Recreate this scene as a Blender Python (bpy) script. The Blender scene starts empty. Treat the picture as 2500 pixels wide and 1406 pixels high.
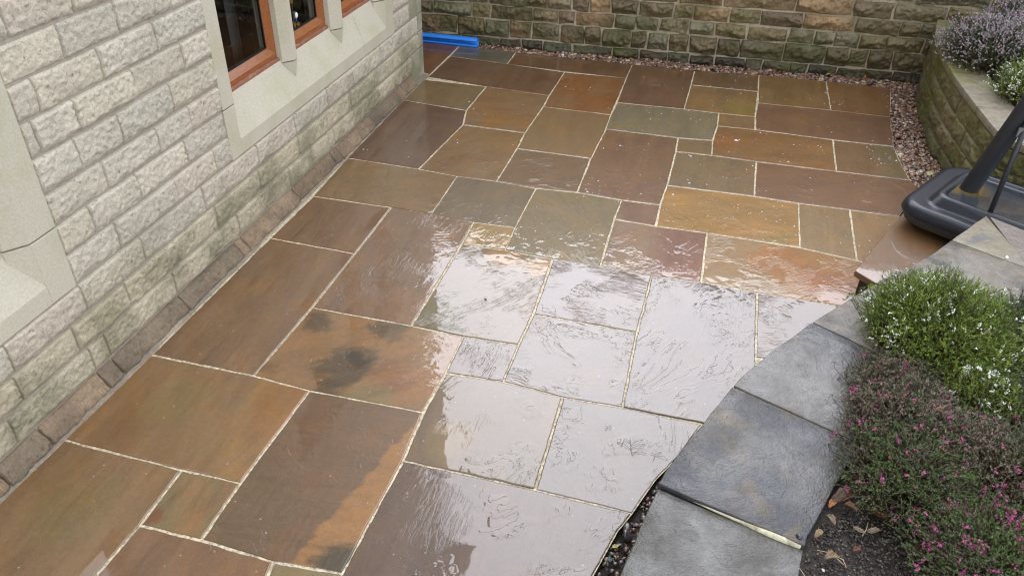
import bpy, math, random
import numpy as np
from mathutils import Matrix, Vector
S = bpy.context.scene
COL = S.collection
R_ = math.radians
# ------------------------------------------------------------------ camera, sky, sun, exposure
CAM_H = 2.70
FPX = 1.55368 * 1250.0
_y, _p, _r = 0.25245, 0.61669, 0.02381
cy, sy, cp, sp, cr, sr = math.cos(_y), math.sin(_y), math.cos(_p), math.sin(_p), math.cos(_r), math.sin(_r)
CR = (np.array([[cr, -sr, 0], [sr, cr, 0], [0, 0, 1]]) @ np.array([[1, 0, 0], [0, cp, -sp], [0, sp, cp]])
      @ np.array([[1, 0, 0], [0, 0, -1], [0, 1, 0]]) @ np.array([[cy, sy, 0], [-sy, cy, 0], [0, 0, 1]]))
cam = bpy.data.cameras.new('camera')
cam.sensor_width = 36.0
cam.lens = 36.0 * FPX / 2500.0
cam.clip_start = 0.05
cam.clip_end = 2000
camo = bpy.data.objects.new('camera', cam)
COL.objects.link(camo)
M = Matrix.Identity(4)
for i in range(3):
    M[i][0] = CR[0][i]; M[i][1] = -CR[1][i]; M[i][2] = -CR[2][i]
M[2][3] = CAM_H
camo.matrix_world = M
S.camera = camo
S.view_settings.view_transform = 'Standard'
S.view_settings.look = 'None'
S.view_settings.exposure = 0.04
S.view_settings.gamma = 1.0
S.cycles.use_denoising = True
S.cycles.filter_width = 1.15
SUN_EL, SUN_AZ = R_(40), R_(-14)      # azimuth measured from +Y towards +X
SUN_DIR = Vector((math.sin(SUN_AZ) * math.cos(SUN_EL), math.cos(SUN_AZ) * math.cos(SUN_EL), math.sin(SUN_EL)))


class NB:
    """small helper to write node trees"""
    def __init__(s, nt):
        s.nt = nt
        nt.nodes.clear()
    def n(s, typ, ins=None, **props):
        nd = s.nt.nodes.new('ShaderNode' + typ)
        for k, v in props.items():
            setattr(nd, k, v)
        for k, v in (ins or {}).items():
            s.put(nd.inputs[k], v)
        return nd
    def put(s, sock, v):
        if isinstance(v, bpy.types.NodeSocket):
            s.nt.links.new(v, sock)
        elif v is not None:
            if isinstance(v, (tuple, list)) and len(v) == 3 and sock.type == 'RGBA':
                v = (*v, 1.0)
            sock.default_value = v
    def m(s, op, a, b=0.0, c=None, clamp=False):
        nd = s.n('Math', {0: a, 1: b}, operation=op, use_clamp=clamp)
        if c is not None:
            s.put(nd.inputs[2], c)
        return nd.outputs[0]
    def mix(s, f, a, b, blend='MIX'):
        nd = s.n('Mix', None, data_type='RGBA', blend_type=blend)
        s.put(nd.inputs[0], f); s.put(nd.inputs[6], a); s.put(nd.inputs[7], b)
        return nd.outputs[2]
    def noise(s, vec, scale, detail=2.0, rough=0.5, dist=0.0, out=0):
        return s.n('TexNoise', {'Vector': vec, 'Scale': scale, 'Detail': detail, 'Roughness': rough, 'Distortion': dist}).outputs[out]
    def step(s, x, a, b):
        return s.n('MapRange', {0: x, 1: a, 2: b, 3: 0.0, 4: 1.0}, interpolation_type='SMOOTHSTEP').outputs[0]
    def lin(s, x, a, b, c, d):
        return s.n('MapRange', {0: x, 1: a, 2: b, 3: c, 4: d}).outputs[0]
    def vm(s, op, a, b=None, out=0):
        nd = s.n('VectorMath', {0: a}, operation=op)
        if b is not None:
            s.put(nd.inputs[1], b)
        return nd.outputs[out]
    def mapv(s, vec, rot=0.0, scale=(1, 1, 1), loc=(0, 0, 0)):
        a = s.n('Mapping', {'Vector': vec, 'Rotation': (0, 0, rot), 'Location': loc}).outputs[0]
        return s.n('Mapping', {'Vector': a, 'Scale': scale}).outputs[0]
    def bump(s, h, dist=1.0, strength=1.0, normal=None):
        nd = s.n('Bump', {'Height': h, 'Distance': dist, 'Strength': strength})
        if normal is not None:
            s.put(nd.inputs['Normal'], normal)
        return nd.outputs[0]


world = bpy.data.worlds.new('World')
S.world = world
world.use_nodes = True
w = NB(world.node_tree)
wdir = w.n('TexCoord').outputs['Generated']
sky = w.n('TexSky', sky_type='NISHITA', sun_disc=False, sun_elevation=SUN_EL, sun_rotation=SUN_AZ, air_density=1.0, dust_density=4.0, ozone_density=1.0)
grey = w.n('HueSaturation', {'Color': sky.outputs[0], 'Saturation': 0.25, 'Value': 0.5}).outputs[0]
dotp = w.vm('DOT_PRODUCT', wdir, tuple(SUN_DIR), out=1)
glow = w.m('POWER', w.m('MAXIMUM', dotp, 0.0), 7.0)
cl = w.noise(wdir, 1.7, 4.0, 0.5)
amt = w.m('MULTIPLY', w.m('ADD', 23.0, w.m('MULTIPLY', glow, 35.0)), w.lin(cl, 0.3, 0.7, 0.88, 1.12))
cloud = w.vm('SCALE', (0.945, 0.972, 1.085))
w.put(cloud.node.inputs['Scale'], amt)
wcol = w.mix(0.9, grey, cloud)
bg = w.n('Background', {'Color': wcol, 'Strength': 0.1})
w.nt.links.new(bg.outputs[0], w.n('OutputWorld').inputs[0])

sl = bpy.data.lights.new('sun', 'SUN')
sl.energy = 0.5
sl.angle = R_(50)
sl.color = (1.0, 0.95, 0.87)
slo = bpy.data.objects.new('sun', sl)
COL.objects.link(slo)
slo.rotation_euler = SUN_DIR.to_track_quat('Z', 'Y').to_euler()


# ------------------------------------------------------------------ helpers
def g(px, py, z=0.0):
    """point of the plane at height z that was measured at this place of the photograph (2500 x 1406)"""
    d = CR.T @ np.array([(px - 1250) / FPX, (py - 703) / FPX, 1.0])
    t = (z - CAM_H) / d[2]
    return np.array([d[0] * t, d[1] * t, z])


def lin(c):
    return tuple((x / 255 / 12.92) if x / 255 <= 0.04045 else ((x / 255 + 0.055) / 1.055) ** 2.4 for x in c)


def tag(o, label=None, cat=None, group=None, kind=None):
    if label: o['label'] = label
    if cat: o['category'] = cat
    if group: o['group'] = group
    if kind: o['kind'] = kind
    return o


def empty(name, loc=(0, 0, 0), parent=None):
    o = bpy.data.objects.new(name, None)
    COL.objects.link(o)
    o.location = loc
    o.empty_display_size = 0.1
    if parent: o.parent = parent
    return o


def mesh_np(name, V, F, smooth=True):
    """V (n,3); F list of arrays, each (m,k)"""
    me = bpy.data.meshes.new(name)
    V = np.asarray(V, np.float32)
    if isinstance(F, np.ndarray): F = [F]
    F = [np.asarray(f, np.int32) for f in F if len(f)]
    me.vertices.add(len(V)); me.vertices.foreach_set('co', V.ravel())
    loops = np.concatenate([f.ravel() for f in F])
    tot = np.concatenate([np.full(len(f), f.shape[1], np.int32) for f in F])
    start = np.concatenate([[0], np.cumsum(tot)[:-1]]).astype(np.int32)
    me.loops.add(len(loops)); me.loops.foreach_set('vertex_index', loops)
    me.polygons.add(len(tot)); me.polygons.foreach_set('loop_start', start); me.polygons.foreach_set('loop_total', tot)
    me.polygons.foreach_set('use_smooth', np.full(len(tot), smooth))
    me.update(calc_edges=True)
    me.validate()
    return me


def setcol(me, C):
    a = me.color_attributes.new('Col', 'FLOAT_COLOR', 'POINT')
    C = np.asarray(C, np.float32)
    if C.shape[1] == 3: C = np.concatenate([C, np.ones((len(C), 1), np.float32)], 1)
    a.data.foreach_set('color', C.ravel())


def obj(name, me, mats=None, parent=None, loc=None):
    o = bpy.data.objects.new(name, me)
    COL.objects.link(o)
    for m in (mats if isinstance(mats, (list, tuple)) else [mats]):
        if m: me.materials.append(m)
    if parent: o.parent = parent
    if loc is not None: o.location = loc
    return o


class MB:
    """collects polygons"""
    def __init__(s): s.v = []; s.f = []
    def add(s, V, F):
        b = len(s.v); s.v += [tuple(map(float, p)) for p in V]; s.f += [tuple(i + b for i in f) for f in F]
        return s
    def box(s, a, b):
        (x0, y0, z0), (x1, y1, z1) = a, b
        return s.add([(x0, y0, z0), (x1, y0, z0), (x1, y1, z0), (x0, y1, z0), (x0, y0, z1), (x1, y0, z1), (x1, y1, z1), (x0, y1, z1)],
                     [(0, 3, 2, 1), (4, 5, 6, 7), (0, 1, 5, 4), (1, 2, 6, 5), (2, 3, 7, 6), (3, 0, 4, 7)])
    def prism(s, poly, axis, a, b):
        """poly: 2D points in the plane normal to axis; extruded a..b along axis"""
        n = len(poly)
        def P(q, t):
            return {'x': (t, q[0], q[1]), 'y': (q[0], t, q[1]), 'z': (q[0], q[1], t)}[axis]
        return s.add([P(q, a) for q in poly] + [P(q, b) for q in poly],
                     [tuple(range(n)), tuple(range(2 * n - 1, n - 1, -1))] + [(i, i + n, (i + 1) % n + n, (i + 1) % n) for i in range(n)])
    def tube(s, pts, rad, n=16, cap=True):
        pts = [Vector(p) for p in pts]; rings = []
        rad = rad if isinstance(rad, (list, tuple)) else [rad] * len(pts)
        for i, p in enumerate(pts):
            d = (pts[min(i + 1, len(pts) - 1)] - pts[max(i - 1, 0)]).normalized()
            a = d.orthogonal().normalized() if i == 0 else (a - d * a.dot(d)).normalized()
            b = d.cross(a)
            rings.append([p + (a * math.cos(2 * math.pi * k / n) + b * math.sin(2 * math.pi * k / n)) * rad[i] for k in range(n)])
        V = [v for r in rings for v in r]
        F = [(i * n + k, i * n + (k + 1) % n, (i + 1) * n + (k + 1) % n, (i + 1) * n + k) for i in range(len(pts) - 1) for k in range(n)]
        if cap: F += [tuple(range(n - 1, -1, -1)), tuple(range((len(pts) - 1) * n, len(pts) * n))]
        return s.add(V, F)
    def build(s, name, mat, parent=None, smooth=False, bevel=0.0, loc=None, seg=2):
        me = bpy.data.meshes.new(name)
        me.from_pydata(s.v, [], s.f)
        me.update()
        import bmesh
        bm = bmesh.new(); bm.from_mesh(me)
        bmesh.ops.recalc_face_normals(bm, faces=bm.faces)
        bm.to_mesh(me); bm.free()
        me.polygons.foreach_set('use_smooth', np.full(len(me.polygons), smooth))
        o = obj(name, me, mat, parent, loc)
        if bevel:
            md = o.modifiers.new('bevel', 'BEVEL'); md.width = bevel; md.segments = seg; md.limit_method = 'ANGLE'; md.angle_limit = R_(35)
        return o


rng = np.random.default_rng(7)
_perm = rng.random((64, 64, 64)).astype(np.float32)


def vnoise(x, y, z=0.0):
    x, y = np.asarray(x, float), np.asarray(y, float)
    z = np.zeros_like(x) + z
    xi, yi, zi = np.floor(x).astype(int), np.floor(y).astype(int), np.floor(z).astype(int)
    fx, fy, fz = x - xi, y - yi, z - zi
    fx, fy, fz = [f * f * (3 - 2 * f) for f in (fx, fy, fz)]
    def P(a, b, c): return _perm[(xi + a) % 64, (yi + b) % 64, (zi + c) % 64]
    def L(a, b, t): return a + (b - a) * t
    return L(L(L(P(0, 0, 0), P(1, 0, 0), fx), L(P(0, 1, 0), P(1, 1, 0), fx), fy),
             L(L(P(0, 0, 1), P(1, 0, 1), fx), L(P(0, 1, 1), P(1, 1, 1), fx), fy), fz)


def fbm(x, y, z=0.0, o=4):
    r, a = 0, 0.5
    for i in range(o):
        r = r + a * vnoise(x * 2 ** i, y * 2 ** i, z + 7.3 * i); a *= 0.5
    return r


def bsdf(b, **ins):
    p = b.n('BsdfPrincipled')
    for k, v in ins.items():
        b.put(p.inputs[k.replace('_', ' ')], v)
    b.nt.links.new(p.outputs[0], b.n('OutputMaterial').inputs[0])
    return p


def newmat(name):
    m = bpy.data.materials.new(name); m.use_nodes = True
    return m, NB(m.node_tree)


# ------------------------------------------------------------------ materials
K = (0.775, 0.715, 0.55)          # photograph colour of a wet slab -> its albedo


def slab_mat(name, A, B, C, mdir=(0, 0), moff=0.0, mnoise=0.0, msoft=0.06, stain=0.0, streak=0.0, ripple=0.3, terrace=1.0, drops=0.0, seed=0.0, wet=0.5, blot=0.5, spots=()):
    m, b = newmat(name)
    oc = b.n('TexCoord').outputs['Object']
    pos = b.vm('ADD', oc, (seed * 3.71, seed * 1.93, seed * 0.77))
    st = b.mapv(pos, streak, (1.0, 0.22, 1.0))
    n_low = b.noise(pos, 3.2, 3.0, 0.5)
    n_str = b.noise(st, 9.0, 6.0, 0.62, 0.3)
    n_fine = b.noise(pos, 150.0, 3.0, 0.6)
    # colour
    if mdir != (0, 0):
        lp = b.vm('DOT_PRODUCT', oc, (mdir[0], mdir[1], 0.0), out=1)
        x = b.m('ADD', b.m('SUBTRACT', lp, moff), b.m('MULTIPLY', b.m('SUBTRACT', n_str, 0.5), mnoise))
        mask = b.step(x, -msoft, msoft)
    else:
        x = b.m('ADD', b.m('MULTIPLY', n_low, 0.6), b.m('MULTIPLY', n_str, 0.4))
        mask = b.m('MULTIPLY', b.step(x, 0.44, 0.66), blot)
    A, B, C = [tuple(k_ * t for k_, t in zip(K, lin(q))) for q in (A, B, C)]
    col = b.mix(mask, A, B)
    if stain > 0:
        sx = b.m('ADD', b.m('MULTIPLY', n_low, 0.55), b.m('MULTIPLY', n_str, 0.45))
        col = b.mix(b.m('MULTIPLY', b.step(b.m('ADD', sx, b.m('MULTIPLY', b.m('SUBTRACT', b.noise(st, 40.0, 4.0, 0.7), 0.5), 0.10)), 0.51 - 0.05 * stain, 0.68 - 0.05 * stain), stain), col, C)
    for (sx_, sy_, rad, sc_, am_) in spots:
        d_ = b.vm('LENGTH', b.vm('SUBTRACT', oc, (sx_, sy_, 0.0)), out=1)
        d_ = b.m('ADD', d_, b.m('MULTIPLY', b.m('SUBTRACT', b.m('ADD', b.m('ADD', b.m('MULTIPLY', n_str, .35), b.m('MULTIPLY', b.noise(pos, 7.0, 4.0, 0.6), .40)), b.m('MULTIPLY', b.noise(st, 34.0, 5.0, 0.75), .25)), 0.5), rad * 4.6))
        col = b.mix(b.m('MULTIPLY', b.step(d_, rad * 1.25, rad * .55), am_), col, tuple(k_ * t for k_, t in zip(K, lin(sc_))))
    gold = b.step(b.noise(b.vm('ADD', pos, (7.7, 2.2, 0.0)), 5.5, 6.0, 0.68, 0.5), 0.46, 0.64)
    col = b.mix(b.m('MULTIPLY', gold, 0.8), col, b.mix(1.0, col, (1.13, 1.04, 0.83), 'MULTIPLY'))
    dkm = b.step(b.noise(b.vm('ADD', st, (1.7, 8.2, 0.0)), 13.0, 6.0, 0.72, 0.4), 0.52, 0.70)
    col = b.mix(b.m('MULTIPLY', dkm, 0.55), col, b.mix(1.0, col, (0.66, 0.63, 0.62), 'MULTIPLY'))
    tone = b.m('ADD', b.lin(n_str, 0.25, 0.75, 0.84, 1.18), b.m('ADD', b.m('MULTIPLY', b.m('SUBTRACT', n_fine, 0.5), 0.55), b.m('MULTIPLY', b.m('SUBTRACT', b.noise(pos, 38.0, 5.0, 0.7), 0.5), 0.5)))
    sc = b.vm('SCALE', col); b.put(sc.node.inputs['Scale'], tone)
    # pale specks
    v = b.n('TexVoronoi', {'Vector': pos, 'Scale': 34.0, 'Randomness': 1.0})
    spk = b.m('MULTIPLY', b.m('LESS_THAN', v.outputs['Distance'], 0.16), b.m('GREATER_THAN', b.n('SeparateColor', {0: v.outputs['Color']}).outputs[0], 0.93))
    sc = b.mix(b.m('MULTIPLY', spk, 0.5), sc, (0.35, 0.31, 0.25))
    # relief: broad waves, riven steps, ripples
    und = b.m('MULTIPLY', b.noise(pos, 2.4, 3.0, 0.42), 0.0032)
    ts = b.mapv(pos, streak + 0.5, (1.0, 0.45, 1.0))
    t = b.m('MULTIPLY', b.noise(ts, 3.6, 5.0, 0.62, 0.6), 13.0)
    fr = b.m('FRACT', t)
    terr = b.m('SUBTRACT', b.step(fr, 0.0, 0.06), b.m('MULTIPLY', fr, 0.8))
    tm = b.step(b.noise(pos, 4.5, 3.0), 0.48, 0.58)
    terr = b.m('MULTIPLY', b.m('MULTIPLY', terr, tm), 0.00085 * terrace)
    rm = b.step(b.noise(b.vm('ADD', pos, (3.3, 1.7, 0.0)), 3.4, 3.0, 0.55, 0.5), 0.49, 0.60)
    rv = b.mapv(pos, streak, (1.0, 0.15, 1.0))
    r1 = b.step(b.noise(rv, 56.0, 5.0, 0.62, 0.25), 0.45, 0.56)
    r2 = b.noise(rv, 95.0, 4.0, 0.6, 0.2)
    rip = b.m('MULTIPLY', b.m('MULTIPLY', b.m('ADD', b.m('MULTIPLY', r1, 0.00052), b.m('MULTIPLY', r2, 0.0006)), rm), ripple)
    h = b.m('ADD', terr, rip)
    if drops > 0:
        dn = b.noise(pos, 5.0, 2.0)
        v2 = b.n('TexVoronoi', {'Vector': pos, 'Scale': 52.0, 'Randomness': 1.0})
        dm = b.m('GREATER_THAN', b.m('ADD', b.n('SeparateColor', {0: v2.outputs['Color']}).outputs[1], b.m('MULTIPLY', dn, 0.5)), 1.18 - 0.14 * drops)
        dome = b.step(v2.outputs['Distance'], 0.30, 0.08)
        h = b.m('ADD', h, b.m('MULTIPLY', b.m('MULTIPLY', dome, dm), 0.0016))
    wn = b.bump(b.m('ADD', und, h), 1.0, 1.0)
    bn = b.bump(b.m('ADD', b.m('ADD', und, h), b.m('MULTIPLY', n_fine, 0.0006)), 1.0, 1.0)
    p = bsdf(b, Base_Color=sc, Roughness=0.45, Normal=bn, Coat_Weight=1.0, Coat_Roughness=0.025, Coat_IOR=1.46 + wet * 0.2, Coat_Normal=wn)
    return m


def stone_mat(name, moss=(0.07, 0.085, 0.03), moss_z=(0.1, 0.6), moss_amt=0.7, pit=0.004, dark=0.35, gloss=0.75, bscale=70.0, grain=.22, blot=1.0):
    m, b = newmat(name)
    pos = b.n('TexCoord').outputs['Object']
    col = b.n('VertexColor', layer_name='Col').outputs[0]
    n1 = b.noise(pos, 7.0, 5.0, 0.6)
    n2 = b.noise(pos, 45.0, 5.0, 0.65)
    n3 = b.noise(pos, bscale * 2.2, 3.0, 0.6)
    z = b.n('SeparateXYZ', {0: pos}).outputs[2]
    tone = b.m('MULTIPLY', b.lin(n1, 0.25, 0.75, 1 - .20 * blot, 1 + .18 * blot), b.lin(n2, 0.3, 0.7, 1 - .20 * blot, 1 + .16 * blot))
    sc = b.vm('SCALE', col); b.put(sc.node.inputs['Scale'], tone)
    mz = b.m('SUBTRACT', 1.0, b.step(z, moss_z[0], moss_z[1]))
    mm = b.m('MULTIPLY', b.m('MULTIPLY', b.step(b.noise(pos, 2.6, 5.0, 0.62, 0.4), 0.40, 0.62), moss_amt), b.m('ADD', b.m('MULTIPLY', mz, 0.85), 0.15))
    c2 = b.mix(mm, sc, moss)
    pit_shade = b.step(n2, 0.40, 0.30)
    c3 = b.mix(b.m('MULTIPLY', pit_shade, dark), c2, (0.05, 0.045, 0.035))  # shade of the pits painted into the colour, soft light barely shows the bump
    spec = b.step(b.noise(pos, 160.0, 2.0), 0.70, 0.76)
    c3 = b.mix(b.m('MULTIPLY', spec, 0.5), c3, (0.03, 0.03, 0.025))
    h = b.m('ADD', b.m('MULTIPLY', n2, pit), b.m('MULTIPLY', n3, pit * 0.5))
    gr = b.vm('SCALE', c3); b.put(gr.node.inputs['Scale'], b.lin(b.noise(pos, bscale * 1.6, 4.0, 0.7), 0.3, 0.7, 1 - grain, 1 + grain))
    bsdf(b, Base_Color=gr, Roughness=gloss, Normal=b.bump(h, 1.0, 1.0))
    return m


def plain(name, c, rough=0.6, scale=40.0, var=0.25, bump=0.0008, c2=None, s2=3.0, amt=0.7, th=(0.45, 0.65), coat=0.0, detail=5.0, metal=0.0, spec=0.5):
    m, b = newmat(name)
    pos = b.n('TexCoord').outputs['Object']
    n = b.noise(pos, scale, detail, 0.6)
    col = c
    if c2 is not None:
        col = b.mix(b.m('MULTIPLY', b.step(b.noise(pos, s2, 5.0, 0.6, 0.3), *th), amt), c, c2)
    sc = b.vm('SCALE', col); b.put(sc.node.inputs['Scale'], b.lin(n, 0.25, 0.75, 1 - var, 1 + var))
    bsdf(b, Base_Color=sc, Roughness=rough, Metallic=metal, Normal=b.bump(b.m('MULTIPLY', n, bump)), Coat_Weight=coat, Coat_Roughness=0.04, Specular_IOR_Level=spec)
    return m


M_house = stone_mat('house_stone', moss=(0.150, 0.145, 0.075), moss_z=(0.25, 0.66), moss_amt=0.65, pit=0.010, dark=0.5, grain=.24, blot=.55, bscale=80.0)
M_mossy = stone_mat('mossy_stone', moss=(0.076, 0.074, 0.018), moss_z=(0.15, 0.9), moss_amt=0.85, pit=0.007, dark=0.6, gloss=0.6, bscale=45.0)
M_mort_h = plain('house_mortar', (0.34, 0.30, 0.24), 0.9, 60, 0.2, 0.001)
M_mort_b = plain('wall_mortar', (0.40, 0.345, 0.24), 0.9, 60, 0.3, 0.002, (0.15, 0.14, 0.07), 3.0, 0.6)
M_mort_c = plain('damp_mortar', (0.15, 0.13, 0.075), 0.9, 60, 0.3, 0.002, (0.06, 0.06, 0.02), 3.0, 0.8)
M_ashlar = plain('dressed_stone', (0.475, 0.445, 0.34), 0.75, 90, 0.14, 0.0008, (0.40, 0.385, 0.25), 2.6, 0.65)
M_quoin = plain('quoin_stone', (0.36, 0.34, 0.26), 0.75, 70, 0.14, 0.0008, (0.20, 0.20, 0.11), 3.2, 0.8)
M_ground = plain('earth', (0.05, 0.04, 0.03), 0.95, 30, 0.4, 0.01)
M_glassdark = None


def wood_mat():
    m, b = newmat('brown_frame')
    pos = b.n('TexCoord').outputs['Object']
    n = b.noise(b.n('Mapping', {'Vector': pos, 'Scale': (60, 5, 60)}).outputs[0], 3.0, 4.0, 0.6, 0.5)
    c = b.mix(b.step(n, 0.3, 0.7), (0.20, 0.062, 0.016), (0.33, 0.115, 0.032))
    bsdf(b, Base_Color=c, Roughness=0.32, Coat_Weight=0.3, Coat_Roughness=0.1)
    return m


M_wood = wood_mat()
M_cill = plain('brown_cill', (0.27, 0.115, 0.07), 0.3, 50, 0.2, 0.0003, (0.36, 0.25, 0.2), 20.0, 0.6)


def pane_mat():
    m, b = newmat('window_glass')
    tr = b.n('BsdfTransparent', {'Color': (0.82, 0.84, 0.82, 1)})
    gl = b.n('BsdfGlossy', {'Roughness': 0.01, 'Color': (1, 1, 1, 1)})
    fr = b.n('Fresnel', {'IOR': 1.75})
    mx = b.n('MixShader', {0: fr.outputs[0], 1: tr.outputs[0], 2: gl.outputs[0]})
    b.nt.links.new(mx.outputs[0], b.n('OutputMaterial').inputs[0])
    return m


M_pane = pane_mat()
M_joint = None


def joint_mat():
    m, b = newmat('pointing_mortar')
    pos = b.n('TexCoord').outputs['Object']
    n = b.noise(pos, 55.0, 5.0, 0.7)
    n0 = b.noise(pos, 9.0, 4.0, 0.65)
    c = b.mix(b.step(n, 0.30, 0.62), (0.22, 0.17, 0.10), (0.68, 0.60, 0.42))
    c = b.mix(b.m('MULTIPLY', b.step(n0, 0.5, 0.68), 0.5), c, (0.20, 0.155, 0.095))
    bsdf(b, Base_Color=c, Roughness=0.55, Normal=b.bump(b.m('MULTIPLY', n, 0.006)))
    return m


M_joint = joint_mat()

# ------------------------------------------------------------------ ground
gm = mesh_np('ground', [(-60, -60, -0.06), (60, -60, -0.06), (60, 60, -0.06), (-60, 60, -0.06)], np.array([[0, 1, 2, 3]]))
tag(obj('ground', gm, M_ground), 'dark earth lying under and around the paved yard', 'ground', kind='structure')

# ------------------------------------------------------------------ the paving
paving = empty('paving')
tag(paving, 'wet riven sandstone paving of brown, tan and grey slabs beside the house', 'paving', kind='structure')
BR = (118, 90, 70); TAN = (143, 117, 84); OL = (126, 113, 85); GR = (120, 122, 114); PUR = (106, 82, 74); ORG = (150, 106, 58); GOLD = (166, 128, 66); BLK = (48, 40, 34)
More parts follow.
